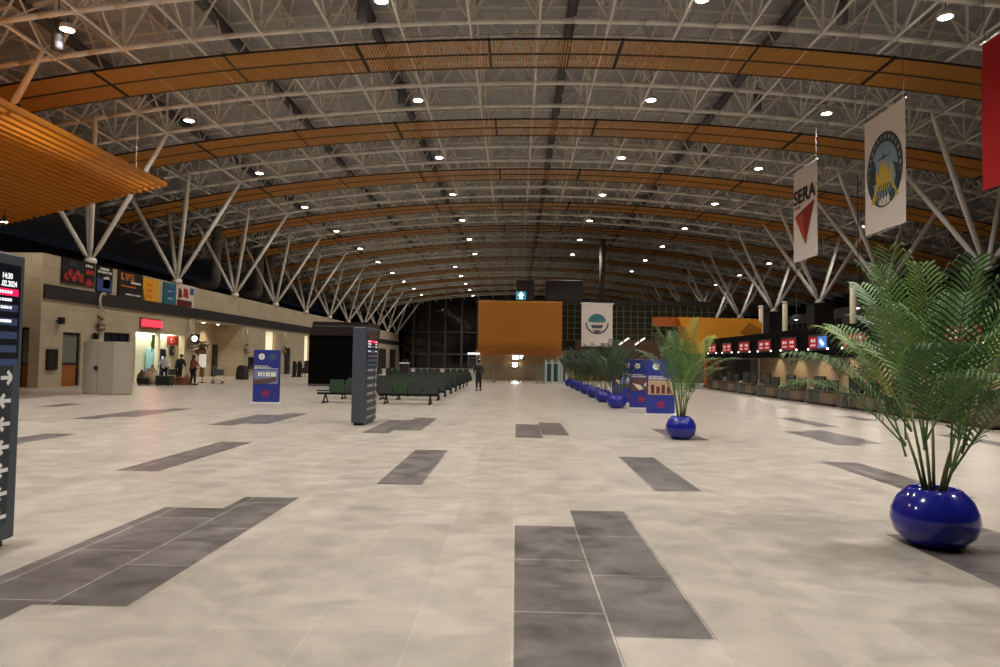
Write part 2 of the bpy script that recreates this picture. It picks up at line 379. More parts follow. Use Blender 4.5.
# outer shell
m = MB(); m.bb((-36.4, -12, 0), (-36, 141, 10)); struct('wall_outer_left', m, dark_m)
m = MB(); m.bb((42, -12, 0), (42.4, 141, 13)); struct('wall_outer_right', m, dark_m)
m = MB(); m.bb((-36, 34, 6.0), (XL-.4, 140, 6.2)); struct('ceiling_left_wing', m, dark_m)
m = MB(); m.bb((-36.4, 140.5, 0), (42.4, 141, 17)); struct('wall_end', m, dark_m)
m = MB(); m.bb((-36.4, -12.4, 0), (42.4, -12, 17)); struct('wall_behind', m, dark_m)
# end glazing on the left half
glass_n = mat('night_glass', (32, 32, 33), .06, 0, .1, 1, spec=.6)
t = MB(); t.bb((-22.5, 138.2, 0), (-4, 138.3, 16)); struct('window_3', t, glass_n)
mull = mat('dim_mullion', (92, 88, 82), .5, .2, .05)
for i, px in enumerate((398, 414, 429.5, 445.5, 462)):
    p = at(px, 330, 137.8); m = MB(); m.bb((p.x-.22, 137.4, 0), (p.x+.22, 138.1, zc(p.x, 138)+2)); struct('trim_%d' % (i+2), m, mull)
m = MB(); m.bb((-21, 137.3, 2.6), (-4, 137.9, 3.0)); m.bb((-21, 137.5, 7.0), (-4, 137.9, 7.2)); struct('trim_8', m, mull)
# ================================================================ LEFT FACADE OBJECTS
wood = mat('orange_wood', (150, 92, 40), .5, 0, .2, 5)
glass_d = mat('dark_glass', (44, 44, 40), .1, 0, .1, 1, spec=.6)
glass_l = mat('pale_glass', (120, 122, 110), .15, 0, .1, 1, spec=.6)
# hinged glass doors: front door and side door
def gdoor(num, o, rz, w, h, lb):
    t = bpy.data.objects.new('door_%d' % num, None); C.objects.link(t); t.location = o; t.rotation_euler = (0, 0, rz); t['kind'] = 'structure'
    fr = MB(); fr.bb((0, -.06, 0), (.12, .06, h)); fr.bb((w-.12, -.06, 0), (w, .06, h)); fr.bb((.12, -.06, h-.12), (w-.12, .06, h)); fr.bb((.12, -.06, 1.12), (w-.12, .06, 1.2))
    fr.build('door_frame', black_m, t)
    MB().bb((.12, -.02, 0), (w-.12, .02, 1.12)).build('door_panel', wood, t)
    MB().bb((.12, -.02, 1.2), (w-.12, .02, h-.12)).build('door_glass', glass_l, t)
gdoor(1, (at(18, 360, YC).x, YC+.15, 0), 0, at(34, 360, YC).x-at(18, 360, YC).x, 2.9, '')
gdoor(2, (XL-.15, yl(62), 0), PI/2, yl(80)-yl(62), 2.75, '')
a, b = yl(103), yl(129)
t = bpy.data.objects.new('window_4', None); C.objects.link(t); t.location = (XL-.1, a, 1.3); t['kind'] = 'structure'
MB().bb((-.03, .05, .05), (.0, b-a-.05, 1.55)).build('pane', mat('blue_glass', (34, 40, 58), .1, 0, .1, 1), t)
m = MB()
for q in (0, .33, .66, 1): m.bb((-.08, q*(b-a-.1), 0), (.05, q*(b-a-.1)+.1, 1.6))
m.bb((-.08, 0, 0), (.05, b-a, .08)); m.bb((-.08, 0, 1.52), (.05, b-a, 1.6)); m.build('window_frame', black_m, t)
# black wall panel, small speakers, sign hooks
def onwall(px0, py0, px1, py1): # centre y, z0,z1, y0,y1 on the left wall
    return yl(px0, (py0+py1)/2), yl(px1, (py0+py1)/2), zl((px0+px1)/2, py1), zl((px0+px1)/2, py0)
def wallbox(name, lb, cat, px, m_, d=.12, extra=None, group=None):
    y0, y1, z0, z1 = onwall(*px); t = thing(name, lb, cat, (XL, (y0+y1)/2, z0), 0, group)
    MB().rbox((d/2, 0, (z1-z0)/2), (d, y1-y0, z1-z0), .03).build('casing', m_, t)
    if extra: extra(t, y1-y0, z1-z0, d)
    return t
def scr(t, w, h, d): MB().bb((d, -w/2+.08, .08), (d+.01, w/2-.08, h-.08)).build('screen', glass_d, t)
wallbox('wall_screen', 'black switched-off wall screen between the two glass doors', 'screen', (45.5, 349, 56, 370), black_m, .12, scr)
wallbox('wall_screen', 'narrow black wall screen above the black covered machine', 'screen', (248, 357, 252.5, 369), black_m, .14, scr)
for (px, py, lb) in ((55.5, 320.5, 'small dark wall loudspeaker above the black wall screen'), (91, 336, 'small dark wall loudspeaker above the grey cabin')):
    y = yl(px); z = zl(px, py); t = thing('wall_speaker', lb, 'loudspeaker', (XL, y, z), 0, 'small wall loudspeakers')
    MB().rbox((.22, 0, 0), (.22, .3, .34), .05).build('body', black_m, t); MB().bar((0, 0, 0), (.15, 0, 0), .05, 8).build('bracket', black_m, t)
hookm = mat('pale_sign_arc', (196, 186, 170), .4, .3, .05); brownm = mat('brown_sign', (120, 84, 50), .5, 0, .1)
for (px, py, lb) in ((97, 304, 'above the grey cabin'), (187.5, 328, 'beside the cafe opening'), (245, 336, 'above the black covered machine'), (283, 339, 'above the dark doorway')):
    y = yl(px); z = zl(px, py); t = thing('wall_sign', 'small curved projecting wall sign with brown plate %s' % lb, 'sign', (XL, y, z), 0, 'curved wall signs')
    s = 1
    MB().tube([(.2+.02*q, .42*math.cos(PI*.35+q*PI*1.3/9), .5*math.sin(PI*.35+q*PI*1.3/9)+.1) for q in range(10)], .07, 6).build('arc', hookm, t)
    MB().tube([(.0, .3, -.75), (.22, .0, -.82), (.3, -.5, -.72)], .07, 6).build('bracket', brownm, t)
    MB().rbox((.12, .12, -1.25), (.1, .6, .34), .03).build('plate', brownm, t); MB().bb((.17, -.1, -1.3), (.18, .34, -1.2)).build('print_lines', hookm, t)
# parapet posters
def P(name, col, **k): return mat(name, col, .5, 0, .06, 5, **k)
red_p = P('print_red', (170, 44, 38)); blue_p = P('print_blue', (62, 78, 140)); yel_p = P('print_yellow', (226, 160, 30)); teal_p = P('print_teal', (40, 104, 124)); ora_p = P('print_orange', (214, 122, 40))
blk_p = P('print_black', (24, 20, 22)); mar_p = P('print_maroon', (92, 30, 34)); pale_p = P('print_pale', (214, 202, 186)); grn_p = P('print_green', (64, 92, 40))
def poster(px, base, lb, deco):
    y0, y1, z0, z1 = onwall(*px); z1 = min(z1, 6.5); z0 = max(z0, 4.98); w, h = y1-y0, z1-z0
    t = thing('parapet_poster', lb, 'poster', (XL+.02, y0, z0), 0, 'advertising posters on the parapet')
    MB().bb((0, 0, 0), (.08, w, h)).build('board', base, t)
    parts = {}
    for (nm, m_, kind, a) in deco:
        mb = parts.setdefault((nm, m_.name), MB())
        if kind == 'b': mb.bb((.08, a[0]*w, a[1]*h), (.1, a[2]*w, a[3]*h))
        elif kind == 'd': mb.add([Vector((.1, a[0]*w+a[2]*h*math.cos(q*PI/6), a[1]*h+a[2]*h*math.sin(q*PI/6))) for q in range(12)], [tuple(range(12))])
        elif kind == 'p': mb.prism([(.08, p[0]*w, p[1]*h) for p in a], (.02, 0, 0))
    for (nm, mn), mb in parts.items():
        if nm in ('symbol', 'food_picture'): split(mb, nm, MATS[mn], t)
        else: mb.build(nm, MATS[mn], t)
RR = random.Random(3)
def strokes(x0, z0, x1, z1, n): # a line of broken print strokes
    out = []; s = (x1-x0)/n
    for i in range(n): out.append((x0+i*s, z0, x0+i*s+s*RR.uniform(.5, .85), z1))
    return out
poster((60.5, 258, 93, 285), blk_p, 'black poster with red food plates and a red logo, first on the parapet',
       [('food_picture', red_p, 'd', (.12+.11*i, .25+.18*(i % 2), .16)) for i in range(5)]+[('food_picture', ora_p, 'd', (.16+.14*i, .3+.1*(i % 2), .07)) for i in range(4)]+
       [('logo', red_p, 'b', (.7, .5, .95, .68)), ('food_picture', red_p, 'p', [(.68, .02), (.97, .05), (.92, .2), (.8, .34), (.72, .2)])]+[('print_lines', white_p, 'b', s) for s in strokes(.7, .8, .94, .9, 4)]+[('print_lines', grey_m, 'b', s) for s in strokes(.2, .74, .44, .8, 6)+strokes(.2, .84, .4, .88, 5)])
poster((95, 266, 111, 292), blk_p, 'black and blue poster with a pale picture and white print, second on the parapet',
       [('blue_panel', blue_p, 'b', (.02, .02, .98, .5)), ('picture', pale_p, 'p', [(.35, .15), (.8, .15), (.86, .45), (.7, .62), (.4, .55)])]+[('print_lines', white_p, 'b', s) for s in strokes(.2, .84, .75, .93, 5)+strokes(.05, .72, .95, .8, 8)])
poster((117, 272, 141, 299), blk_p, 'black poster with orange lettering and thin print lines, third on the parapet',
       [('lettering', ora_p, 'b', (.08, .66, .14, .92)), ('lettering', ora_p, 'b', (.14, .66, .22, .72)), ('lettering', ora_p, 'p', [(.24, .92), (.3, .92), (.34, .72), (.38, .92), (.44, .92), (.36, .64), (.32, .64)])]+
       [('lettering', ora_p, 'b', q) for q in ((.46, .66, .62, .72), (.46, .77, .62, .82), (.46, .87, .62, .92), (.46, .8, .5, .92), (.58, .66, .62, .8))]+[('print_lines', white_p, 'b', s) for s in strokes(.5, .56, .92, .64, 6)+strokes(.3, .1, .92, .16, 9)]+[('print_lines', ora_p, 'b', s) for s in strokes(.1, .4, .7, .46, 7)])
poster((141.5, 279, 157.5, 303), yel_p, 'tilted yellow poster with orange symbols, fourth on the parapet',
       [('symbol', ora_p, 'b', (.2+.22*i, .15+.25*j, .34+.22*i, .3+.25*j)) for i in range(2) for j in range(3)]+[('dark_edge', grn_p, 'p', [(0, 0), (.12, 0), (0, .5)])])
poster((162.5, 283, 174.5, 305), teal_p, 'teal blue poster with light script, fifth on the parapet',
       [('print_lines', blue_p, 'b', s) for s in strokes(.15, .7, .9, .8, 4)+strokes(.15, .45, .8, .55, 4)]+[('print_lines', pale_p, 'b', s) for s in strokes(.35, .25, .75, .31, 4)+strokes(.3, .6, .7, .64, 4)])
poster((175, 283, 193, 309), pale_p, 'white poster with dark red figures and a maroon foot, sixth on the parapet',
       [('picture', mar_p, 'p', [(.1, .35), (.3, .4), (.25, .75), (.1, .8)]), ('picture', red_p, 'p', [(.35, .45), (.65, .4), (.6, .8), (.4, .85)]), ('maroon_foot', mar_p, 'b', (.03, .02, .85, .3)), ('picture', blue_p, 'b', (.75, .6, .95, .9))])
# neon sign
y0, y1 = yl(138), yl(158); z0, z1 = zl(148, 328), zl(148, 319)
neon = mat('pink_neon', (240, 62, 84), .4, 0, 0, emit=1.5)
t = thing('neon_sign', 'glowing pink red letter sign over the cafe opening', 'sign', (XL, y0, z0))
MB().bb((0, 0, -.08), (.1, y1-y0, z1-z0+.06)).build('backing', mat('sign_back', (150, 100, 84), .5, 0, .05), t)
m = MB(); n = 8; s = (y1-y0)/n
for i in range(n):
    y = i*s+.06
    m.bb((.1, y, .08), (.2, y+.16, z1-z0-.06)); m.bb((.1, y+.16, .08 if i % 2 else .3), (.2, y+s*.75, .26 if i % 2 else .46)); m.bb((.1, y+s*.55, .08), (.2, y+s*.75, z1-z0-.1*(i % 3)-.06))
m.build('letters', neon, t)
l = bpy.data.lights.new('neon_glow', 'AREA'); l.energy = 25; l.color = (1, .2, .3); l.size = y1-y0; l.size_y = .4; l.shape = 'RECTANGLE'
lo = bpy.data.objects.new('neon_glow', l); C.objects.link(lo); lo.parent = t; lo.location = (.3, (y1-y0)/2, .2); lo.rotation_euler = (0, -PI/2, 0)
# projecting clock
t = thing('wall_clock', 'white round lit clock in a black square case projecting beside the cafe', 'clock', (XL, yl(188), zl(188, 338.5)))
MB().rbox((.45, 0, 0), (.6, .16, .66), .06).build('case', black_m, t)
m = MB(); m.prism([(.45+.21*math.cos(q*PI/10), -.08, .21*math.sin(q*PI/10)) for q in range(20)], (0, -.03, 0)); m.build('dial', mat('clock_lit', (255, 252, 240), .4, 0, 0, emit=1.6), t)
m = MB(); m.bar((.45, -.12, 0), (.45, -.12, .16), .015, 4); m.bar((.45, -.12, 0), (.55, -.12, .06), .015, 4); m.build('hands', black_m, t)
MB().bb((0, -.04, -.05), (.16, .04, .05)).build('bracket', black_m, t)
# cafe contents
XC = XL-.95
def yc(px): return atx(px, 360, XC).y
def zcf(px, py): return atx(px, py, XC).z
turk = mat('flag_red', (150, 36, 30), .6, 0, .06)
yA, yB = yc(166.5), yc(177); zA, zB = zcf(171, 345), zcf(171, 336)
t = thing('flag_picture', 'framed red flag with white crescent and star on the cafe wall', 'picture', (XC, (yA+yB)/2, (zA+zB)/2)); w, h = yB-yA, zB-zA
MB().bb((0, -w/2, -h/2), (.05, w/2, h/2)).build('panel', turk, t)
def crescent(r):
    o = [(r*math.cos(a), r*math.sin(a)) for a in [math.radians(35)+q*math.radians(290)/20 for q in range(21)]]
    i = [(r*.25+r*.8*math.cos(a), r*.8*math.sin(a)) for a in [math.radians(325)-q*math.radians(290)/20 for q in range(21)]]
    return o, i
def strip_cres(r):
    o, i = crescent(r); i = i[::-1]; vs = o+i; n = len(o)
    return vs, [(k, k+1, n+k+1, n+k) for k in range(n-1)]
vs, fs = strip_cres(h*.27); MB().add([(.056, v[0]-w*.12, v[1]) for v in vs], fs).build('crescent', white_p, t)
st = [((.13 if q % 2 == 0 else .05)*h*math.cos(PI+q*PI/5), (.13 if q % 2 == 0 else .05)*h*math.sin(PI+q*PI/5)) for q in range(10)]
MB().add([(.056, w*.12+a, b) for a, b in st]+[(.056, w*.12, 0)], [(q, (q+1) % 10, 10) for q in range(10)]).build('star', white_p, t)
t = thing('round_sign', 'dark round wall disc under the red flag picture', 'sign', (XC, yc(171.5), zcf(171.5, 350.6)))
m = MB(); m.prism([(0, .36*math.cos(q*PI/12), .36*math.sin(q*PI/12)) for q in range(24)], (.08, 0, 0)); m.build('disc', black_m, t)
MB().prism([(.08, .14+.16*math.cos(q*PI/8), .16*math.sin(q*PI/8)) for q in range(16)], (.02, 0, 0)).build('emblem', mat('disc_grey', (150, 146, 130), .5), t)
t = thing('hanging_banner', 'narrow dark green banner hanging in the cafe opening', 'banner', (XL-.5, yl(161.5), zl(161.5, 352)))
h = zl(161, 335)-zl(161, 352)
m = MB(); m.add([(.03*math.sin(q*1.3), s*.32, h*q/8) for q in range(9) for s in (-1, 1)]+[(.03*math.sin(q*1.3)-.03, s*.32, h*q/8) for q in range(9) for s in (-1, 1)], [(2*q, 2*q+1, 2*q+3, 2*q+2) for q in range(8)]+[(18+2*q+1, 18+2*q, 18+2*q+2, 18+2*q+3) for q in range(8)])
m.build('cloth', grn_p, t); MB().bar((0, -.4, h), (0, .4, h), .03, 6).build('rod', silver_m, t)
def fridge(px, lb, body, door, sh):
    y = yc(px[0])+.1; y2 = yc(px[1]); H = zcf(px[0], px[2]); X = XC+.28
    t = thing('drinks_fridge', lb, 'fridge', (X, (y+y2)/2, 0), 0, 'cafe fridges'); w = y2-y
    MB().rbox((0, 0, H/2+.05), (.5, w, H-.1), .05).build('cabinet', body, t)
    MB().bb((.25, -w/2+.08, .25), (.29, w/2-.08, H-.5)).build('glass_door', door, t)
    MB().bb((.25, -w/2+.05, H-.45), (.3, w/2-.05, H-.08)).build('header', sh, t)
    MB().bar((.31, w/2-.14, .8), (.31, w/2-.14, 1.5), .025, 6).build('handle', silver_m, t)
    m = MB()
    for sx in (-.2, .2):
        for sy in (-.4, .4): m.bar((sx, sy*w*.9, 0), (sx, sy*w*.9, .1), .04, 6)
    m.build('feet', black_m, t)
fridge((144, 150, 348.5), 'pale blue drinks fridge with a blue glass front at the cafe wall', mat('fridge_blue', (150, 196, 214), .4), mat('fridge_glass', (124, 186, 216), .2, 0, .15, 3, emit=.25), mat('fridge_blue', (150, 196, 214)))
fridge((152, 157.5, 348.5), 'black drinks fridge with a white lit door at the cafe wall', black_m, mat('fridge_lit', (226, 234, 240), .3, 0, .1, 3, emit=.7), blk_p)
# grey cabin
p0, p1, p2 = fl(78, 0+394.5), fl(112, 396.5), fl(133, 394.5)
for p in (p0, p1, p2): p.z = 0
sc = 28.5/p1.y
p1 = p1*sc; p1.z = 0
hcab = at(108, 341.5, p1.y).z
u = Vector((1, 0.06, 0)).normalized(); wL = 1.42*p1.y/28; wR = .72*p1.y/28
t = thing('grey_cabin', 'grey beige metal cabin with two doors standing on the floor before the left facade', 'cabin', p1, 0)
u = Vector((-1, .18, 0)).normalized(); v = Vector((.86, .5, 0)).normalized()
cab = mat('cabin_grey', (168, 159, 145), .5, .05, .06, 3)
A, B, Cc = Vector((0, 0, 0)), u*wL, v*wR
m = MB(); m.prism([A, Cc, Cc+u*wL, B], (0, 0, hcab)); m.build('body', cab, t)
dd = Vector((v.x, v.y, 0)); nl = Vector((u.y, -u.x, 0)); nl = nl if nl.y < 0 else -nl
nr = Vector((v.y, -v.x, 0)); nr = nr if nr.y < 0 else -nr
for (a, b) in ((.03, .49), (.51, .97)):
    m = MB(); q0, q1 = u*wL*a, u*wL*b; m.prism([q0, q1, q1+nl*.025, q0+nl*.025], (0, 0, hcab-.06)); m.build('door', cab, t, loc=(0, 0, .03))
m = MB(); q0, q1 = v*wR*.05, v*wR*.95; m.prism([q0, q1, q1+nr*.025, q0+nr*.025], (0, 0, hcab-.06)); m.build('side_panel', cab, t, loc=(0, 0, .03))
m = MB(); q = u*wL*.53+nl*.05; m.box((q.x, q.y, hcab*.5), (.12, .06, .16)); m.box((q.x-.04, q.y-.03, hcab*.5), (.14, .03, .03)); m.build('handle', black_m, t)
# left blue exhibition stand and the right ones
stand_b = mat('stand_blue', (38, 48, 132), .45, 0, .1, 3); logo_b = mat('logo_blue', (60, 84, 140), .5); sky_p = P('print_sky', (110, 124, 160)); brn_p = P('print_brown', (92, 66, 60)); tan_p = P('print_tan', (176, 150, 118))
def stand(loc, w, h, lb, var=0, rz=0):
    t = thing('display_stand', lb, 'display stand', loc, rz, 'blue exhibition stands')
    MB().rbox((0, 0, h/2+.02), (w, .16, h-.04), .03).build('body', stand_b, t)
    MB().bb((-w/2-.06, -.16, 0), (w/2+.06, .16, .025)).build('foot', white_p, t)
    y = -.085
    def disc(cx, cz, r, m_, nm):
        MB().add([(cx+r*math.cos(q*PI/8), y-.004, cz+r*math.sin(q*PI/8)) for q in range(16)], [tuple(range(16))]).build(nm, m_, t)
    disc(-w*.18, h*.87, w*.12, white_p, 'logo'); disc(-w*.18, h*.87, w*.0, red_p, 'logo_mark') if 0 else None
    m = MB(); cx, cz, r = -w*.18, h*.87, w*.07
    for q in range(5): m.add([(cx, y-.006, cz), (cx+r*math.cos(q*PI*.4), y-.006, cz+r*math.sin(q*PI*.4)), (cx+r*.6*math.cos(q*PI*.4+.5), y-.006, cz+r*.6*math.sin(q*PI*.4+.5))], [(0, 1, 2)])
    m.build('logo_mark', red_p, t)
    cx = w*.24
    m = MB(); ro, ri = w*.14, w*.1
    vs = [(cx+rr*math.cos(q*PI/10), y-.004, h*.865+rr*1.05*math.sin(q*PI/10)) for rr in (ro, ri) for q in range(20)]
    m.add(vs, [(q, (q+1) % 20, 20+(q+1) % 20, 20+q) for q in range(20)]); m.build('ring_logo', logo_b, t); disc(cx, h*.865, ri*.8, mat('logo_olive', (70, 92, 92), .5), 'logo_core')
    m = MB()
    for s in strokes(-.44, .655, .2, .67, 14)+strokes(-.44, .685, .1, .70, 10): m.bb((s[0]*w, y-.006, s[1]*h), (s[2]*w, y, s[3]*h))
    m.bb((-.46*w, y-.006, .64*h), (.46*w, y, .648*h)); m.build('print_lines', white_p, t)
    MB().bb((-.46*w, y-.006, .36*h), (.46*w, y, .62*h)).build('picture', [sky_p, brn_p, tan_p][var % 3], t)
    m = MB()
    if var % 3 == 0: m.prism([(-.46*w, y-.01, .36*h), (0, y-.01, .36*h), (.4*w, y-.01, .42*h), (.42*w, y-.01, .5*h), (.1*w, y-.01, .46*h), (-.46*w, y-.01, .44*h)], (0, .004, 0))
    elif var % 3 == 1: m.prism([(-.4*w, y-.01, .52*h), (-.1*w, y-.01, .38*h), (.1*w, y-.01, .4*h), (-.05*w, y-.01, .48*h)], (0, .004, 0)); m.prism([(.1*w, y-.01, .45*h), (.46*w, y-.01, .5*h), (.46*w, y-.01, .58*h), (.15*w, y-.01, .52*h)], (0, .004, 0))
    else:
        for q in range(4): m.bb((-.36*w+.19*w*q, y-.01, .38*h), (-.24*w+.19*w*q, y-.006, (.54-.03*(q % 2))*h))
    m.build('picture_subject', [brn_p, pale_p, mar_p][var % 3], t)
    m = MB()
    if var % 3 == 0: 
        for s in strokes(-.3, .5, .4, .58, 7): m.bb((s[0]*w, y-.012, s[1]*h), (s[2]*w, y-.006, s[3]*h))
        m.build('headline', white_p, t)
    m = MB()
    for s in strokes(-.15, .17, .18, .2, 4)+strokes(-.1, .21, .14, .235, 3)+strokes(-.12, .13, .14, .155, 3): m.bb((s[0]*w, y-.006, s[1]*h), (s[2]*w, y, s[3]*h))
    m.build('red_mark', red_p, t)
p = fl(266, 403); stand((p.x, p.y, 0), 26.5*p.y/F, 53.5*p.y/F, 'blue display stand with a ship picture standing alone left of the seats', 0)
for i, (xa, xb, yb, yt, lb) in enumerate(((646.5, 674, 414.5, 360, 'blue display stand behind the lone palm, nearest of the right-hand row'), (629.5, 652, 408.5, 360, 'second blue display stand in the right-hand row'), (620, 641, 403.5, 360, 'third blue display stand in the right-hand row, by the palm planters'), (612, 630, 400, 360, 'farthest blue display stand, mostly hidden behind the palm planters'))):
    p = fl((xa+xb)/2, yb); stand((p.x, p.y, 0), (xb-xa)*p.y/F, (yb-yt)*p.y/F, lb, 2-i if i < 3 else 1)
# luggage and things by the cafe
def dn(px, py=386): p = fl(px, py); p.z = 0; return p
lug_g = mat('bag_green', (34, 44, 30), .8, 0, .15, 8); lug_b = mat('carton_brown', (140, 96, 60), .8, 0, .12, 6); lug_d = mat('bag_dark', (40, 32, 30), .8, 0, .15, 8); lug_t = mat('bag_tan', (168, 140, 108), .9, 0, .12, 7); lug_w = mat('sack_white', (206, 196, 180), .9, 0, .08, 6)
def case(px, py, w, h, d, m_, name, lb, grp, rz=0):
    p = dn(px, py); t = thing(name, lb, 'luggage', p, rz, grp)
    MB().rbox((0, 0, h/2+.03), (w, d, h-.06), .08).build('body', m_, t)
    MB().tube([(-w*.15, -d*.1, h-.03), (-w*.15, -d*.1, h+.07), (w*.15, -d*.1, h+.07), (w*.15, -d*.1, h-.03)], .02, 5).build('handle', black_m, t)
    MB().bb((-w*.4, -d/2-.015, h*.5), (w*.4, -d/2+.01, h*.53)).build('zip', black_m, t)
    m = MB()
    for sx in (-.4, .4):
        for sy in (-.35, .35): m.bar((sx*w, sy*d, 0), (sx*w, sy*d, .06), .03, 6)
    m.build('feet', black_m, t)
case(164.5, 386, .78, .56, .6, lug_g, 'travel_bag', 'dark green travel bag in front of the luggage heap', 'luggage by the cafe')
case(143.5, 385, .55, .42, .5, lug_d, 'travel_bag', 'dark brown travel bag at the left end of the luggage heap', 'luggage by the cafe', .3)
def carton(px, py, w, h, d, lb, rz=0):
    p = dn(px, py); t = thing('carton', lb, 'box', p, rz, 'cartons by the cafe')
    MB().bb((-w/2, -d/2, 0), (w/2, d/2, h)).build('box', lug_b, t)
    MB().bb((-w/2-.003, -.04, h), (w/2+.003, .04, h+.004)).build('tape', lug_t, t)
    m = MB(); m.box((0, -d/2-.03, h-.03), (w, .12, .012), rx=.5); m.build('flap', lug_b, t)
carton(173.4, 385, .42, .44, .4, 'brown carton beside the dark green travel bag', .1)
carton(182.6, 385, .5, .46, .42, 'brown carton at the right end of the luggage heap', -.1)
def sack(px, py, w, h, m_, lb):
    p = dn(px, py); t = thing('soft_bag', lb, 'bag', p, 0, 'soft bags by the cafe')
    MB().lathe([(w*.3, 0), (w*.5, .04), (w*.55, h*.3), (w*.45, h*.65), (w*.2, h*.85), (w*.12, h*.9), (w*.2, h)], 16).build('body', m_, t, True)
    MB().lathe([(w*.14, h*.86), (w*.17, h*.88), (w*.14, h*.91)], 12).build('tie', lug_d, t)
sack(148, 384.3, .55, .9, lug_t, 'tan soft bag behind the dark brown travel bag')
sack(154.8, 384.3, .5, .8, lug_w, 'white sack behind the dark green travel bag')
sack(152, 383.3, .5, 1.1, lug_t, 'tall tan bag at the back of the luggage heap')
sack(141.5, 383.6, .5, .8, mat('bag_brown', (96, 66, 46), .9, 0, .15, 7), 'brown soft bag at the far left of the luggage heap')
sack(187, 384.2, .36, .6, lug_b, 'small brown soft bag beside the person in the rust coat')
def trolley(p, lb, rz=0):
    t = thing('luggage_trolley', lb, 'trolley', p, rz, 'luggage trolleys')
    m = MB(); m.tube([(-.3, -.45, .2), (.3, -.45, .2), (.3, .45, .2), (-.3, .45, .2), (-.3, -.45, .2)], .025, 6); m.bb((-.28, -.42, .19), (.28, .42, .215)); m.build('platform', silver_m, t)
    m = MB(); m.tube([(-.3, .45, .2), (-.3, .6, 1.0), (.3, .6, 1.0), (.3, .45, .2)], .022, 6); m.tube([(-.3, .52, .6), (.3, .52, .6)], .018, 6); m.build('push_handle', silver_m, t)
    m = MB(); m.bb((-.28, .5, .5), (.28, .53, .85)); m.build('panel', grey_m, t)
    for (x, y) in ((-.27, -.4), (.27, -.4), (-.27, .42), (.27, .42)):
        m = MB(); m.bar((x-.025, y, .09), (x+.025, y, .09), .09, 12); m.bar((x, y, .1), (x, y, .2), .015, 5); m.build('wheel', black_m, t)
trolley(dn(217.5, 383.5), 'grey luggage trolley standing alone before the stone recess', .3)
trolley(dn(168.5, 383.6), 'grey luggage trolley behind the cartons by the cafe', 0)
# black covered machine, stools and the like further down the facade
t = thing('covered_machine', 'black covered machine with rounded top against the left facade', 'machine', fl(242, 379.5)); k = fl(242, 379.5).y/F
w, h = 9*k, 14.5*k
MB().prism([(-w/2, -.4, 0), (w/2, -.4, 0), (w/2, -.4, h*.7), (w*.35, -.4, h*.92), (0, -.4, h), (-w*.3, -.4, h*.94), (-w*.45, -.4, h*.6)], (0, .8, 0)).build('cover', lug_d, t)
MB().bb((-w*.3, -.43, h*.25), (w*.3, -.4, h*.5)).build('pocket', black_m, t)
for i, (px, py, w, hh, lb) in enumerate(((294, 377, 3.6, 16, 'tall black floor poster holder, left one of the pair beyond the display stand'), (299, 377, 3.8, 16, 'tall black floor poster holder, right one of the pair beyond the display stand'))):
    p = fl(px, py); k = p.y/F; t = thing('poster_holder', lb, 'poster holder', (p.x, p.y, 0), 0, 'black poster holders')
    MB().prism([(-w*k/2, -.05, .1), (w*k/2, -.05, .1), (w*k/2+.1, -.05, hh*k*.75), (w*k*.3, -.05, hh*k), (-w*k*.4, -.05, hh*k*.97)], (0, .1, 0)).build('board', black_m, t)
    MB().rbox((0, 0, .05), (w*k*1.1, .5, .1), .03).build('foot', black_m, t)
p = fl(309.5, 377); k = p.y/F; t = thing('arm_chair', 'dark purple armchair by the lit opening beside the black kiosk', 'chair', (p.x, p.y, 0))
pur = mat('purple_fabric', (62, 44, 50), .8, 0, .1, 6)
MB().rbox((0, 0, .55), (1.2, .9, .5), .1).build('seat', pur, t); MB().rbox((0, .35, 1.05), (1.2, .25, .7), .1).build('backrest', pur, t)
m = MB(); 
for sx in (-.5, .5):
    for sy in (-.35, .35): m.bar((sx, sy, 0), (sx, sy, .32), .04, 6)
m.build('legs', black_m, t)
for num, (pa, pb, lbz) in enumerate(((284.5, 289, 2.6), (212, 216, 2.6), (200.5, 203.5, 2.6))):
    X = XL if num == 0 else XL-2.05
    ya, yb = atx(pa, 360, X).y, atx(pb, 360, X).y
    struct('door_%d' % (num+3), MB().bb((X, ya, 0), (X+.1, yb, lbz)), black_m if num < 2 else brownm)
t = thing('lit_panel_stand', 'bright white advertising panel standing behind the person in brown', 'sign', (dn(197.5, 383).x, dn(197.5, 383).y+.6, 0)); k = .062
MB().rbox((0, 0, 1.35), (.42, .1, .8), .03).build('panel', mat('panel_white', (240, 236, 226), .5, 0, 0, emit=.5), t); MB().bar((0, 0, 0), (0, 0, 1), .03, 6).build('post', black_m, t); MB().rbox((0, 0, .02), (.4, .4, .04), .02).build('foot', black_m, t)
# wall planter over the panel
t = thing('hanging_plant', 'dark bushy plant in a wall basket beside the cafe clock', 'plant', (XL, yl(194.5), zl(194.5, 357)))
MB().lathe([(.1, 0), (.35, .25), (.4, .5), (.36, .5)], 12, (.45, 0, 0)).build('basket', brownm, t)
m = MB()
for q in range(60):
    a = R.uniform(0, 2*PI); r = R.uniform(.1, .6); z = R.uniform(.4, 1.1); p = Vector((.45+r*math.cos(a)*.7, r*math.sin(a), z)); d = Vector((R.uniform(-1, 1), R.uniform(-1, 1), R.uniform(-.3, 1)))*.3; n = d.orthogonal().normalized()*.08
    m.add([p-d*.5, p+n, p+d*.5, p-n], [(0, 1, 2, 3)])
m.build('foliage', mat('dark_leaf', (44, 46, 28), .6), t); MB().bb((0, -.05, .4), (.2, .05, .5)).build('bracket', black_m, t)
riser_m = mat('riser_grey', (128, 124, 120), .5, .1, .1, 2)
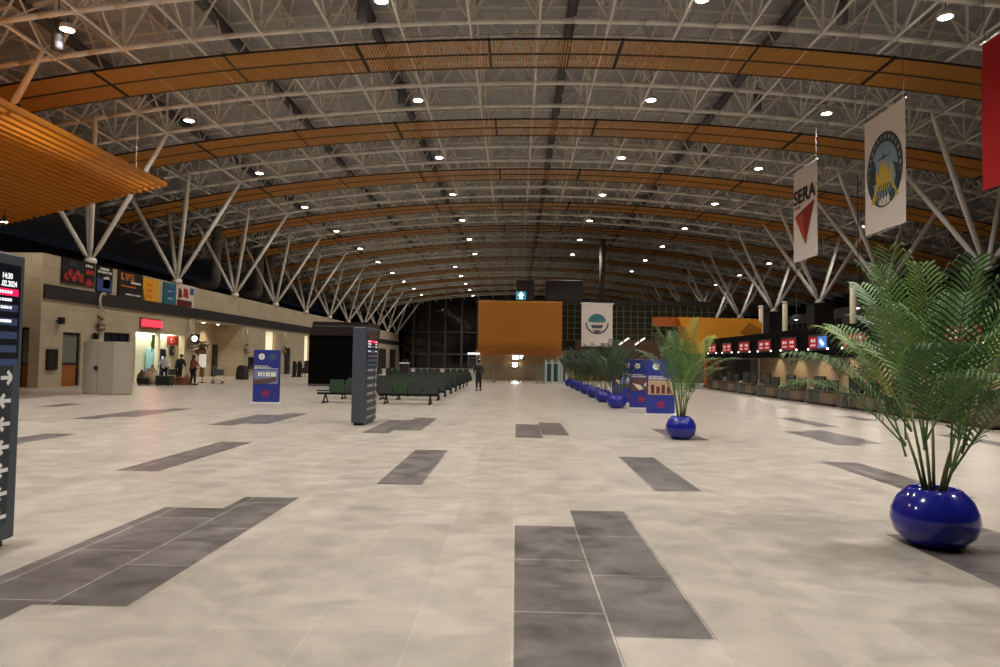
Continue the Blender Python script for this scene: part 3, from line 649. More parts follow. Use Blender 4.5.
# ducts rising behind the parapet
for i, (px, yb, yt, Yd) in enumerate(((215, 287, 222, 55.6), (257.5, 297, 228, 65.1), (268, 300, 232, 70.3))):
    b = at(px, yb, Yd); tp = at(px+1, yt, Yd); t = thing('riser_duct', 'fat grey vertical duct rising behind the left parapet, %s from the left' % ORD[i], 'duct', (b.x, b.y, 6.22), 0, 'vertical ducts behind the parapet')
    r = .36*Yd/50; z0, z1 = b.z-6.2, zc(b.x, Yd)-6.2+1.5
    MB().tube([(-2.6, 0, z0), (-.5, 0, z0), (-.15, 0, z0+.15), (0, 0, z0+.5), (0, 0, z1)], [r*.95, r, r, r, r], 14).build('pipe', riser_m, t, True)
    m = MB(); 
    for q in range(1, 5): m.lathe([(r*1.01, z0+.5+q*1.1), (r*1.06, z0+.53+q*1.1), (r*1.06, z0+.58+q*1.1), (r*1.01, z0+.6+q*1.1)], 14)
    m.build('flange', duct_m, t)
    MB().bb((-2.6, -.12, 0), (-2.3, .12, max(z0-.1, .1))).build('support', black_m, t)
# ================================================================ INFO TOTEMS
tot_m = mat('totem_grey', (66, 74, 84), .45, .1, .06, 4); tot_d = mat('totem_dark', (44, 50, 58), .45, .1, .06, 4); scr_d = mat('screen_dark', (14, 16, 26), .2, 0, .05, 3, emit=.25)
row_b = mat('screen_row', (48, 62, 92), .3, 0, .05, 3, emit=.45); pink = mat('screen_pink', (214, 30, 84), .3, 0, 0, emit=1.0); txt_w = mat('screen_white', (240, 244, 250), .3, 0, 0, emit=1.1); arrow_w = mat('arrow_white', (228, 230, 232), .5, 0, 0)
def arrow(mb, x, y, z, w, h, right):
    s = 1 if right else -1; t = .016
    mb.bb((x, y-w/2, z-t), (x+.004, y+w/2, z+t))
    tip = y+s*w/2
    for k in (-1, 1):
        a = Vector((x, tip, z)); b = Vector((x, tip-s*h*.9, z+k*h)); d = (b-a).normalized(); n = Vector((0, -d.z, d.y))*t
        mb.prism([a+n, b+n, b-n, a-n], (.004, 0, 0))
def totem(loc, lb, H, near):
    t = thing('information_totem', lb, 'information totem', loc, 0, 'flight information totems'); D, W = .34, 1.42; x = D/2
    MB().rbox((0, 0, H/2+.03), (D, W, H-.06), .025).build('body', tot_m, t)
    MB().bb((-D/2+.05, -W/2+.08, 0), (D/2-.05, W/2-.08, .07)).build('plinth', black_m, t)
    zt = H-.1; zb = H-.9
    dp = MB().bb((x, -W/2+.07, .2), (x+.006, W/2-.12, zb-.03)).build('direction_panel', tot_d, t)
    sc = MB().bb((x, -W/2+.07, zb), (x+.012, W/2-.07, zt)).build('screen', scr_d, t)
    xs = x+.013
    m = MB(); m.bb((xs, -W/2+.12, zt-.265), (xs+.003, W/2-.1, zt-.205)); m.build('highlight_row', pink, sc)
    m = MB()
    for q in range(5): m.bb((xs, -W/2+.12, zt-.37-.115*q-.03), (xs+.003, W/2-.1, zt-.37-.115*q+.03))
    split(m, 'screen_row', row_b, sc)
    m = MB()
    for q, zz in enumerate((zt-.235, zt-.3, zt-.365, zt-.48)):
        for s in strokes(W/2-.36, zz-.012, W/2-.17, zz+.012, 6)+strokes(-W/2+.16, zz-.012, -W/2+.5, zz+.012, 8): m.bb((xs+.003, s[0], s[1]), (xs+.005, s[2], s[3]))
    split(m, 'screen_print', txt_w, sc)
    rot = (PI/2, 0, PI/2)
    if near:
        text('14:30', .066, txt_w, sc, (xs, W/2-.175, zt-.12), rot, 'time_lettering', .001, 'RIGHT', .85); text('.02.2024', .066, txt_w, sc, (xs, W/2-.12, zt-.185), rot, 'date_lettering', .001, 'RIGHT', .82)
    z = zb-.16
    for q in range(7):
        m = MB(); arrow(m, x+.007, W/2-.195, z-.195*q, .125, .055, q == 0)
        m.build('arrow', arrow_w, dp)
    m = MB()
    for q in range(7):
        zz = z-.195*q
        for s in strokes(-W/2+.2, zz-.03, W/2-.45, zz+.03, 9): m.bb((x+.006, s[0], s[1]), (x+.009, s[2], s[3]))
    split(m, 'direction_print', mat('dim_print', (170, 172, 176), .5), dp)
    return t
totem((at(20.5, 400, 6.03).x-.17, 6.03-.71, 0), 'near grey information totem with white arrows at the left edge', 2.5, True)
totem((-3.87, 17.2+.71, 0), 'farther grey information totem standing before the black kiosk and seats', 2.42, False)
# ================================================================ ORANGE CANOPY LEFT
t = thing('slatted_canopy', 'big orange slatted canopy sloping over the left facade', 'canopy', at(167, 185, 33))
m = MB(); q = 0
while q < 30:
    X = -q*.31; z = X*.25; m.bb((X-.21, -22, z-.09), (X, 0, z+.12)); q += 1
m.build('slats', canopy_m, t)
m = MB()
for y in (-.35, -5, -10, -15, -20): m.prism([(.0, y-.06, .12), (-9.3, y-.06, -9.3*.25+.12), (-9.3, y-.06, -9.3*.25+.24), (0, y-.06, .24)], (0, .12, 0))
split(m, 'cross_rail', blackrail, t)
m = MB()
for y in (-1, -11, -20):
    for X in (-1, -8): m.bar((X, y, X*.25+.2), (X, y, zc(X-16.4, 33+y)-9.7), .03, 5)
split(m, 'hanger', white_steel, t)
for (lx, ly, lb) in ((at(4, 228, 31).x, 31, 'small round lamp under the orange slatted canopy, near its end'),):
    z = 9.7+(lx+16.7)*.25-.1; t = thing('canopy_lamp', lb, 'ceiling light', (lx, ly, z-.35), 0, 'lamps under the canopy')
    MB().lathe([(.05, .3), (.12, .1), (.16, 0), (.14, -.02)], 14).build('housing', grey_m, t, True); MB().lathe([(.13, -.015), (.13, -.03), (.01, -.03)], 14).build('lens', whitelit, t); MB().bar((0, 0, .3), (0, 0, .5), .02, 5).build('hanger', grey_m, t)
    l = bpy.data.lights.new('lamp_beam', 'SPOT'); l.energy = 260; l.color = (1, .9, .75); l.spot_size = math.radians(165); l.spot_blend = .6; l.shadow_soft_size = .15
    lo = bpy.data.objects.new('lamp_beam', l); C.objects.link(lo); lo.parent = t; lo.location = (0, 0, -.08)
# ================================================================ BLACK KIOSK
Yk = 41.0; xa, xb = at(308.5, 360, Yk).x, at(366, 360, Yk).x; Hk = at(340, 322, Yk).z
kb = mat('kiosk_black', (10, 9, 9), .85, 0, .08, 2, spec=.08); kt = mat('kiosk_fascia', (52, 44, 42), .35, .1, .1, 2)
t = thing('kiosk', 'black shop kiosk block behind the farther information totem', 'kiosk', ((xa+xb)/2, Yk, 0)); w = xb-xa
MB().bb((-w/2, 0, 0), (w/2, 3.4, Hk-.75)).build('walls', kb, t)
MB().prism([(-w/2+.25, -.1, Hk), (w/2+.1, -.1, Hk), (w/2+.1, -.1, Hk-.8), (-w/2+.05, -.1, Hk-.8)], (0, 3.6, 0)).build('fascia', kt, t)
MB().bb((-w/2+.2, -.14, Hk-.3), (w/2+.12, 3.55, Hk-.22)).build('trim_strip', grey_m, t)
m = MB(); m.bb((-w/2, -.02, 0), (w/2, 0, .12)); m.build('plinth', grey_m, t)
# ================================================================ WAITING BENCHES
seat_g = mat('seat_grey', (48, 54, 50), .55, 0, .1, 8); seat_gr = mat('seat_green', (36, 66, 42), .55, 0, .1, 8); frame_b = mat('bench_frame', (30, 28, 28), .4, .3, .05)
def bench(loc, ns, table, greens, lb):
    t = thing('waiting_bench', lb, 'bench', loc, 0, 'rows of waiting benches'); W = .56; tot = W*ns+(.5 if table else 0); x0 = -tot/2+(.5 if table else 0)
    MB().bb((-tot/2, -.05, .3), (tot/2, .05, .38)).build('beam', frame_b, t)
    for x in (-tot/2+.3, tot/2-.3):
        m = MB(); m.bar((x, 0, .32), (x, -.3, .04), .03, 6); m.bar((x, 0, .32), (x, .3, .04), .03, 6); m.bb((x-.04, -.36, 0), (x+.04, .36, .045)); m.build('leg', frame_b, t)
    for i in range(ns):
        x = x0+W*(i+.5); mm = seat_gr if i in greens else seat_g
        MB().rbox((x, .08, .43), (W-.05, .48, .07), .03).build('seat', mm, t)
        m = MB(); m.box((x, -.2, .62), (W-.05, .05, .46), rx=.12); m.build('backrest', mm, t)
    for i in range(ns+1):
        x = x0+W*i; m = MB(); m.tube([(x, -.18, .4), (x, -.16, .62), (x, .26, .62), (x, .3, .4)], .018, 5); m.build('armrest', frame_b, t)
    if table:
        MB().rbox((-tot/2+.22, .05, .44), (.44, .48, .04), .03).build('end_table', frame_b, t)
    return t
bA = bench((-3.97, 25.9, 0), 4, False, (1,), 'front waiting bench nearest the farther totem, dark grey with a green back')
bB = bench((-6.26, 25.9, 0), 3, True, (0,), 'front waiting bench with an end table before the black kiosk')
for i in range(1, 8):
    y = 25.9+2.75*i
    dup(bA, (-3.97, y, 0), 0, 'dark grey waiting bench in the %s row back, near the walkway' % ORD[i])
    dup(bB, (-6.26, y, 0), 0, 'dark grey waiting bench with end table in the %s row back, away from the walkway' % ORD[i])
for i in range(4):
    dup(bA, (-5.2-2.6*i, 62, 0), 0, 'distant dark waiting bench by the end glazing, %s from the right' % ORD[i])
p = at(404.5, 361, 51); t = thing('pedestal', 'dark pedestal with a white top rising behind the benches', 'pedestal', (p.x, 51, 0)); H = at(404.5, 361.5, 51).z
MB().rbox((0, 0, H/2-.1), (.62, .5, H-.2), .05).build('body', dark_m, t); MB().rbox((0, 0, H-.12), (.7, .56, .1), .04).build('white_top', white_p, t); MB().rbox((.05, 0, H+.05), (.4, .3, .2), .06).build('device', black_m, t)
# ================================================================ FAR GATE ZONE
Yp = 57.0
xa, xb = at(478, 330, Yp).x, at(562, 330, Yp).x; zt = at(520, 301, Yp).z; zb = at(520, 355.5, Yp).z
prof = [(4.8, zt), (.0, zt), (-.1, zt-.1), (-.15, zb+1.1)]+[(-.15+1.1*(1-math.cos(q*PI/12)), zb+1.1-1.1*math.sin(q*PI/12)) for q in range(1, 7)]+[(4.8, zb)]
t = thing('orange_portal', 'large orange box portal hanging over the far passage', 'portal', ((xa+xb)/2, Yp, 0), 0)
MB().prism([(-(xb-xa)/2, y, z) for y, z in prof], (xb-xa, 0, 0)).build('shell', orange_m, t)
m = MB(); m.bb((-(xb-xa)/2, -.0, zt), ((xb-xa)/2, 3.2, zt+.06)); m.build('top_edge', blackrail, t)
# cross block
Yc = 62.0
lit_stone = tiled('passage_stone', (190, 170, 136), (180, 160, 126), (150, 130, 100), 1.2, .6, .008, (0, 2), .4, .08, .8)
X0, X1, X2, X3 = at(476, 360, Yc).x, at(575, 360, Yc).x, at(655, 360, Yc).x, 17.5
struct('wall_passage', MB().bb((X0, Yc, 0), (X1, Yc+.3, 2.6)), lit_stone)
struct('wall_cross', MB().bb((X1, Yc, 0), (X3, Yc+.3, 3.6)), mat('brown_cladding', (88, 64, 46), .5, 0, .12, 1))
struct('trim_9', MB().bb((X0, Yc-.05, 6.75), (X3, Yc+.35, 7.0)), dark_m)
struct('ceiling_cross', MB().bb((X0, Yc, 7.0), (X3, Yc+30, 7.15)), dark_m)
struct('wall_cross_side', MB().bb((X0-.02, Yc, 2.6), (X0+.2, Yc+30, 7.0)), dark_m)
t = bpy.data.objects.new('window_5', None); C.objects.link(t); t.location = (0, Yc, 0); t['kind'] = 'structure'
MB().bb((X0, .1, 2.6), (X3, .16, 6.75)).build('pane', mat('olive_glass', (46, 48, 36), .12, 0, .15, .5), t)
m = MB(); x = X0
while x < X3: m.bb((x-.035, 0, 3.6), (x+.035, .1, 6.75)); x += .62
z = 3.6
while z < 6.75: m.bb((X0, .02, z-.03), (X3, .09, z+.03)); z += .52
m.build('window_frame', mat('green_mullion', (92, 96, 74), .5, 0, .08), t)
# boxes above
for (pa, pb, py, lb, cl) in ((516, 534, 280, 'narrow grey plant cabinet on the roof of the far block', (96, 90, 86)), (546, 583, 280, 'wide grey plant cabinet on the roof of the far block', (88, 80, 76))):
    Y = 72; a, b = at(pa, 290, Y).x, at(pb, 290, Y).x; h = at(pa, py, Y).z
    t = thing('plant_cabinet', lb, 'cabinet', ((a+b)/2, Y, 7.15), 0, 'plant cabinets on the far block'); MB().rbox((0, 1.5, (h-7.15)/2), (b-a, 3, h-7.15), .06).build('casing', mat('cabinet_%d' % pa, cl, .6, 0, .06, 1), t)
    MB().bb((-(b-a)/2+.2, -.03, .3), ((b-a)/2-.2, 0, .5)).build('vent_strip', dark_m, t)
p = at(602, 300, 72); t = thing('round_column', 'tall dim round column rising behind the hanging emblem banner', 'column', (p.x, 72, 7.15))
MB().bar((0, 0, 0), (0, 0, zc(p.x, 72)-7.15), .3, 14).build('shaft', mat('dim_column', (120, 104, 92), .6), t, True); MB().lathe([(.45, 0), (.45, .12), (.3, .3)], 14).build('base', dark_m, t)
# signs
p = at(521, 299, Yp+.4); t = thing('lit_sign', 'small teal lit sign with white pictogram on top of the orange portal', 'sign', (p.x, Yp+.4, zt+.07))
MB().bb((-.4, -.08, .06), (.4, .08, .74)).build('box', mat('sign_teal', (60, 150, 170), .4, 0, .05, 2, emit=.7), t)
MB().prism([(-.26, -.09, .4), (0, -.09, .72), (.26, -.09, .4), (.12, -.09, .4), (.12, -.09, .12), (-.12, -.09, .12), (-.12, -.09, .4)], (0, -.02, 0)).build('pictogram', mat('sign_white', (250, 255, 250), .4, 0, 0, emit=2), t)
MB().bar((0, 0, 0), (0, 0, .1), .04, 6).build('post', black_m, t)
p = at(518, 357.5, 58); t = thing('hanging_sign', 'white lit hanging sign under the orange portal', 'sign', (p.x, 58, p.z), 0); s_w = mat('sign_white', (250, 255, 250), .4)
MB().bb((-.55, -.05, -.22), (.55, .05, .24)).build('casing', grey_m, t)
m = MB(); m.bb((-.48, -.07, -.18), (.08, -.05, .2)); m.prism([(.14, -.07, .2), (.5, -.07, .2), (.3, -.07, -.16), (.14, -.07, -.05)], (0, .02, 0)); m.build('lit_face', s_w, t)
m = MB(); m.bar((-.4, 0, .2), (-.4, 0, zb-p.z), .02, 5); m.bar((.4, 0, .2), (.4, 0, zb-p.z), .02, 5); split(m, 'hanger', black_m, t)
p = at(515, 365, Yc); t = thing('passage_lamp', 'bright white wall lamp straight ahead at the end of the passage', 'lamp', (p.x, Yc, p.z))
MB().rbox((0, -.06, 0), (.4, .12, .5), .04).build('housing', grey_m, t); MB().bb((-.16, -.14, -.2), (.16, -.12, .2)).build('lens', mat('lens_hot', (255, 250, 235), .4, 0, 0, emit=120), t)
area((.6, 60.4, 2.5), 6, 1, 300, (1, .86, .62), (.5, 0, 0))
# gates: posts, rail, glass
bar_m = mat('gate_steel', (150, 152, 146), .3, .7, .05); gl = mat('gate_glass', (150, 148, 128), .05, 0, 0)
glass = bpy.data.materials.new('clear_gate_glass'); glass.use_nodes = True; g = glass.node_tree.nodes['Principled BSDF']; g.inputs['Transmission Weight'].default_value = .95; g.inputs['Roughness'].default_value = .02; g.inputs['Base Color'].default_value = (.85, .95, .9, 1); g.inputs['IOR'].default_value = 1.1
Yg = 52.5
teal_d = mat('teal_panel', (52, 74, 74), .3, 0, .1, 2)
blu = mat('gate_blue_steel', (176, 196, 198), .4, .1, .05)
def gate(px0, px1, n, ytop, lb, hdr=False, m_=bar_m):
    a, b = at(px0, 360, Yg).x, at(px1, 360, Yg).x; h = at((px0+px1)/2, ytop, Yg).z; t = thing('barrier_gate', lb, 'gate', ((a+b)/2, Yg, 0), 0, 'barriers before the far passage'); w = b-a
    for i in range(n+1):
        x = -w/2+.08+(w-.16)*i/n; pw = .16 if m_ is blu else .09; MB().rbox((x, 0, h/2+.08), (pw, .1, h+.16), .02).build('post', m_, t)
    MB().bb((-w/2+.08, -.03, h-.12), (w/2-.08, .03, h-.03)).build('rail', m_, t)
    for i in range(n):
        MB().bb((-w/2+w*i/n+.1, -.01, .15), (-w/2+w*(i+1)/n-.1, .01, h-.14)).build('glass_panel', teal_d if m_ is blu else glass, t)
    if hdr: MB().rbox((0, 0, h+.25), (w-.02, .3, .16), .03).build('lit_header', mat('header_white', (244, 244, 238), .4, 0, 0, emit=1.0), t)
    return t
gate(480, 494, 1, 366, 'leftmost glass barrier before the far passage')
gate(494, 538, 3, 366, 'middle glass barrier with three panels before the far passage')
gate(538, 545, 1, 366, 'narrow glass barrier between the middle barrier and the right frame')
gate(545, 560, 2, 362, 'pale blue steel gate frame at the right of the far passage', False, blu)
gate(561, 567.5, 1, 364.5, 'small pale blue gate frame beside the palm row', False, blu)
gate(467.5, 480, 1, 357, 'walk-through gate with a white lit header behind the standing person', True, grey_m)
for i, px in enumerate((608, 624, 640)):  # light reflections built as glowing slanted bars; no real lamps here
    p = at(px, 341.5, 61.4); t = thing('light_bar', 'slanting white light-reflection bar on the far brown wall, %s from the left' % ORD[i], 'lamp', p, 0, 'slanting light reflections before the brown wall')
    m = MB(); m.bar((-.42, 0, -.3), (-.1, 0, -.06), .07, 6); m.bar((.02, 0, .03), (.42, 0, .3), .07, 6); m.build('tube', mat('reflection_white', (250, 246, 236), .4, 0, 0, emit=1.6), t)
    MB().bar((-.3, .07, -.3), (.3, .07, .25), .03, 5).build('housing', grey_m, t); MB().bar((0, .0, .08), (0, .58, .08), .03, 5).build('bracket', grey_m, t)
# ================================================================ BANNERS
cloth_w = mat('banner_white', (240, 230, 222), .8, 0, .04, 2); cloth_r = mat('banner_red', (176, 14, 20), .8, 0, .06, 2)
def cloth(w, h, mm, amp, phase, thick=.02, nx=16, nz=14):
    """hanging cloth in the local y-z plane, gentle folds along the foot"""
    def off(u, v): return amp*(1-v)*math.sin(u*9+phase)+amp*.5*math.sin(v*4+phase)
    m = MB(); N = nx+1
    def pt(i, j, s):
        u, v = i/nx, j/nz; return (off(u, v)+s, (u-.5)*w, -h*(1-v)-.0*u)
    a = [pt(i, j, 0) for j in range(nz+1) for i in range(N)]; b = [pt(i, j, thick) for j in range(nz+1) for i in range(N)]
    f = [(j*N+i, j*N+i+1, (j+1)*N+i+1, (j+1)*N+i) for j in range(nz) for i in range(nx)]; K = len(a)
    m.add(a+b, f+[tuple(K+q for q in reversed(g)) for g in f])
    return m, off
def hang(name, lb, X, ya, yb, ztop, zbot, mm, amp, ph, deco=None):
    w, h = yb-ya, ztop-zbot; t = thing(name, lb, 'banner', (X, (ya+yb)/2, ztop), 0, 'banners hanging over the check-in side')
    m, off = cloth(w, h, mm, amp, ph); m.build('cloth', mm, t, True)
    MB().bar((0.01, -w/2-.08, .0), (.01, w/2+.08, .0), .035, 8).build('rod', white_steel, t)
    m = MB()
    for y in (-w/2+.1, w/2-.1): m.bar((0, y, 0), (0, y, max(.2, zc(X, (ya+yb)/2+y)-ztop)), .012, 4)
    split(m, 'cord', duct_m, t)
    if deco:
        # prints follow the cloth, on its left (hall) face; u runs from the far (left in view) to the near edge
        def lay(nm, poly, m_, lift=.006):
            o = MB(); o.add([(off(.5-0+((0.5-u)), v)-lift, (0.5-u)*w, -h*(1-v)) for u, v in poly], [tuple(range(len(poly)))]); return o.build(nm, m_, t)
        deco(t, lay, w, h, off)
    return t
eY, eX = 26.8, 14.85
emb_navy = P('emblem_navy', (52, 66, 76)); emb_sky = P('emblem_sky', (140, 168, 186)); emb_yel = P('emblem_yellow', (214, 186, 70)); emb_pale = P('emblem_pale', (172, 180, 170))
def circ(cu, cv, r, w, h, n=28, sq=1, a0=0, a1=2*PI): return [(cu+r/w*math.cos(a0+(a1-a0)*q/n), cv+r*sq/h*math.sin(a0+(a1-a0)*q/n)) for q in range(n)]
def emblem(t, lay, w, h, off):
    cu, cv, r = .5, .51, w*.45
    lay('emblem_ring', circ(cu, cv, r, w, h, 28, 1.1), emb_navy, .008)
    m = MB()
    for q in range(26):
        a = q*2*PI/26; u, v = cu+r*.87/w*math.cos(a), cv+r*.87*1.1/h*math.sin(a)
        du, dv = .045*w*.5/w, .05*w*.5/h
        c0 = [(u-du, v-dv), (u+du*(.2 if q % 2 else 1), v-dv), (u+du, v+dv), (u-du*.5, v+dv)]
        m.add([(off(1-uu, vv)-.012, (.5-uu)*w, -h*(1-vv)) for uu, vv in c0], [(0, 1, 2, 3)])
    split(m, 'ring_print', emb_pale, t)
    lay('emblem_disc', circ(cu, cv, r*.74, w, h, 28, 1.1), emb_sky, .012)
    lay('plane', [(cu-.2, cv+.1), (cu-.03, cv+.115), (cu-.0, cv+.15), (cu+.02, cv+.115), (cu+.2, cv+.105), (cu+.03, cv+.095), (cu, cv+.07), (cu-.03, cv+.095)], emb_navy, .016)
    for k, (a, l) in enumerate(((-.16, .1), (-.06, .16), (.06, .16), (.16, .1), (0, .19))):
        lay('flower_petal', [(cu+a*.6-.05, cv-.17), (cu+a-.05, cv-.08+l*.3), (cu+a*1.25, cv-.08+l), (cu+a+.05, cv-.08+l*.3), (cu+a*.6+.05, cv-.17)], emb_yel, .018+.001*k)
    lay('emblem_foot', [(cu-.34, cv-.26), (cu+.34, cv-.26), (cu+.2, cv-.1), (cu-.2, cv-.1)], emb_yel, .0165)
    m = MB()
    for q in range(7):
        u = cu-.24+.08*q; c0 = [(u-.012+(cu-u)*.0, cv-.25), (u+.012, cv-.25), (cu+(u-cu)*.5+.01, cv-.12), (cu+(u-cu)*.5-.01, cv-.12)]
        m.add([(off(1-uu, vv)-.024, (.5-uu)*w, -h*(1-vv)) for uu, vv in c0], [(0, 1, 2, 3)])
    m.build('emblem_lines', emb_navy, t)
hang('hanging_banner', 'white hanging banner with a round blue and yellow emblem', eX, 27.0, 30.1, at(906, 98, 27).z, at(906, 222, 27).z, cloth_w, .02, .4, emblem)
sk = 36.1
def sera(t, lay, w, h, off):
    text('SERA', 1.05, P('print_ink', (36, 30, 34)), t, (-.06, w/2-.12, -h*.37), (PI/2, 0, -PI/2), 'lettering', .004, 'LEFT', (w-.3)/2.25)
    m = MB()
    for s in strokes(.08, .575, .34, .61, 3): m.add([(off(1-uu, vv)-.02, (.5-uu)*w, -h*(1-vv)) for uu, vv in ((s[0], s[1]), (s[2], s[1]), (s[2], s[3]), (s[0], s[3]))], [(0, 1, 2, 3)])
    m.build('red_print', red_p, t)
    lay('red_kite', [(.55, .16), (.1, .5), (.92, .6)], turk, .04)
    lay('kite_fold', [(.55, .16), (.1, .5), (.45, .5)], P('print_salmon', (190, 70, 54)), .05)
hang('hanging_banner', 'white hanging banner reading SERA with a red triangle', eX, 34.9, 37.8, at(815, 159, 34.9).z, at(817, 255, 34.9).z, cloth_w, .02, 1.7, sera)
fY = 22.3; hang('hanging_banner', 'plain red hanging flag at the right edge', at(983, 120, fY).x, fY-3.0, fY, at(983, 44, fY).z, at(983, 191, fY).z, cloth_r, .05, 2.6)
# emblem banner in front of the far glazing
Yb = 60.8; a, b = at(581.5, 325, Yb), at(612.5, 325, Yb); zt2, zb2 = at(597, 303.5, Yb).z, at(597, 346.5, Yb).z; w, h = b.x-a.x, zt2-zb2
t = thing('hanging_banner', 'white banner with a round teal emblem hanging on the far glazing', 'banner', ((a.x+b.x)/2, Yb, zt2), -PI/2)
m, off = cloth(w, h, cloth_w, .03, .3); m.build('cloth', cloth_w, t, True); MB().bar((0, -w/2-.1, 0), (0, w/2+.1, 0), .05, 8).build('rod', white_steel, t)
MB().add([], [])
m = MB(); m.bar((0, -w/2+.1, 0), (-1.1, -w/2+.1, 0), .03, 5); m.bar((0, w/2-.1, 0), (-1.1, w/2-.1, 0), .03, 5); split(m, 'bracket', white_steel, t)
tealp = P('emblem_teal', (70, 130, 136)); inkp = P('emblem_ink', (88, 92, 100))
def lay2(nm, poly, m_, lift): 
    o = MB(); o.add([(off(u, v)+.02+lift, (u-.5)*w, -h*(1-v)) for u, v in poly], [tuple(range(len(poly)))]); o.build(nm, m_, t)
lay2('teal_dome', [(.5+.29*math.cos(PI*q/14), .57+.19*math.sin(PI*q/14)) for q in range(15)], tealp, .01)
lay2('pale_peak', [(.26, .57), (.4, .6), (.5, .66), (.6, .6), (.74, .57), (.6, .54), (.4, .54)], emb_pale, .016)
lay2('ink_band', [(.3, .5), (.7, .5), (.66, .42), (.34, .42)], inkp, .012)
lay2('ink_foot', [(.36, .38), (.64, .38), (.56, .32), (.44, .32)], inkp, .012)
m = MB(); n = 14
for q in range(n):
    a0, a1 = PI+PI*q/n, PI+PI*(q+1)/n
    c0 = [(.5+.38*math.cos(a0), .55+.27*math.sin(a0)), (.5+.38*math.cos(a1), .55+.27*math.sin(a1)), (.5+.33*math.cos(a1), .55+.23*math.sin(a1)), (.5+.33*math.cos(a0), .55+.23*math.sin(a0))]
    m.add([(off(u, v)+.036, (u-.5)*w, -h*(1-v)) for u, v in c0], [(0, 1, 2, 3)])
m.build('emblem_swoosh', inkp, t)
# ================================================================ CHECK-IN SIDE
XF = 12.9
base_m = mat('counter_stone', (116, 99, 80), .5, 0, .12, 3); dkgr = mat('counter_green', (34, 46, 40), .25, 0, .1, 3); scr_r = mat('screen_red', (160, 20, 40), .3, 0, .06, 8, emit=.5); scr_b = mat('screen_blue', (60, 126, 210), .3, 0, .2, 8, emit=.7)
struct('wall_check_in', MB().bb((16.6, 8, 0), (16.9, 48.2, 3.3)), mat('check_in_wall', (146, 127, 100), .5, 0, .06, 1))
struct('ceiling_check_in', MB().bb((XF+.2, 8, 3.1), (17.2, 48.2, 3.3)), dark_m)
t = thing('fascia_board', 'long black fascia board above the check-in counters', 'fascia', (XF, 28, 2.02))
MB().bb((0, -20, 0), (.18, 20.2, 1.28)).build('board', mat('fascia_black', (14, 12, 12), .85, 0, .1, 2, spec=.08), t); MB().bb((-.03, -20, -.05), (.2, 20.2, .0)).build('lower_edge', mat('edge_brown', (60, 46, 40), .4), t)
NU = 11
for j in range(NU):
    Y = 46-3.2*j; o = ORD[NU-1-j]
    # twin screens
    blue = j == 5; first = j == 0
    t = thing('check_in_screen', 'pair of lit %s screens on the black fascia, %s from the camera end' % ('red and blue' if blue else 'red', o), 'screen', (XF, Y, 2.36), 0, 'twin screens over the counters')
    MB().rbox((-.06, 0, .28), (.1, 1.86, .66), .02).build('casing', black_m, t)
    MB().bb((-.13, .03, .04), (-.11, .85, .53)).build('screen', scr_r, t)
    MB().bb((-.13, -.85, .04), (-.11, -.03, .53)).build('screen', scr_b if blue else scr_r, t)
    m = MB()
    for s in (-1, 1):
        if blue and s < 0: continue
        for q in strokes(.22, .3, .7, .42, 2)+strokes(.2, .14, .7, .2, 4): m.bb((-.137, s*q[0] if s > 0 else -q[2], q[1]), (-.13, s*q[2] if s > 0 else -q[0], q[3]))
    split(m, 'screen_print', mat('print_glow', (236, 226, 226), .4, 0, 0, emit=.5), t)
    if blue: MB().prism([(-.137, -.7, .2), (-.137, -.3, .45), (-.137, -.2, .3), (-.137, -.5, .1)], (.006, 0, 0)).build('plane_picture', txt_w, t)
    m = MB()
    for s in (-1, 1): m.ball((-.12, s*.95, .0), .045, 8, 6)
    split(m, 'spot_lamp', mat('spot_white', (255, 246, 230), .4, 0, 0, emit=4), t)
    # counter unit
    t = thing('check_in_counter', 'brown stone check-in counter with dark monitors, %s from the camera end' % o, 'counter', (XF-.1, Y, 0), 0, 'check-in counters')
    MB().rbox((.5, 0, .32), (1.0, 2.5, .54), .12).build('desk_base', base_m, t); MB().bb((.05, -1.2, 0), (.95, 1.2, .06)).build('plinth', black_m, t)
    MB().rbox((.5, .0, .6), (1.04, 2.56, .06), .03).build('desk_top', mat('counter_top', (86, 74, 64), .3), t)
    for y in (.75, .15): MB().bb((-.02, y-.22, .1), (.03, y+.22, .6)).build('glass_panel', dkgr, t)
    MB().rbox((.3, .5, .91), (.1, 1.05, .6), .03).build('counter_screen', dkgr, t)
    t2 = MB(); t2.rbox((.35, -.62, .84), (.07, .95, .44), .02); t2.bb((.36, -.65, .62), (.42, -.55, .7)); t2.build('monitor', black_m, t)
    MB().bb((.36, .2, .62), (.42, .8, 1.2)).build('monitor_back', black_m, t)
    # weighing belt between units
    t = thing('baggage_belt', 'low dark baggage belt beside the check-in counter, %s from the camera end' % o, 'baggage belt', (XF+.2, Y-1.6, 0), 0, 'baggage belts')
    MB().rbox((.5, 0, .16), (1.3, .58, .26), .04).build('frame', grey_m, t); MB().bb((-.1, -.22, .28), (1.1, .22, .31)).build('belt', black_m, t); MB().bb((0, -.25, 0), (1, .25, .04)).build('plinth', black_m, t)
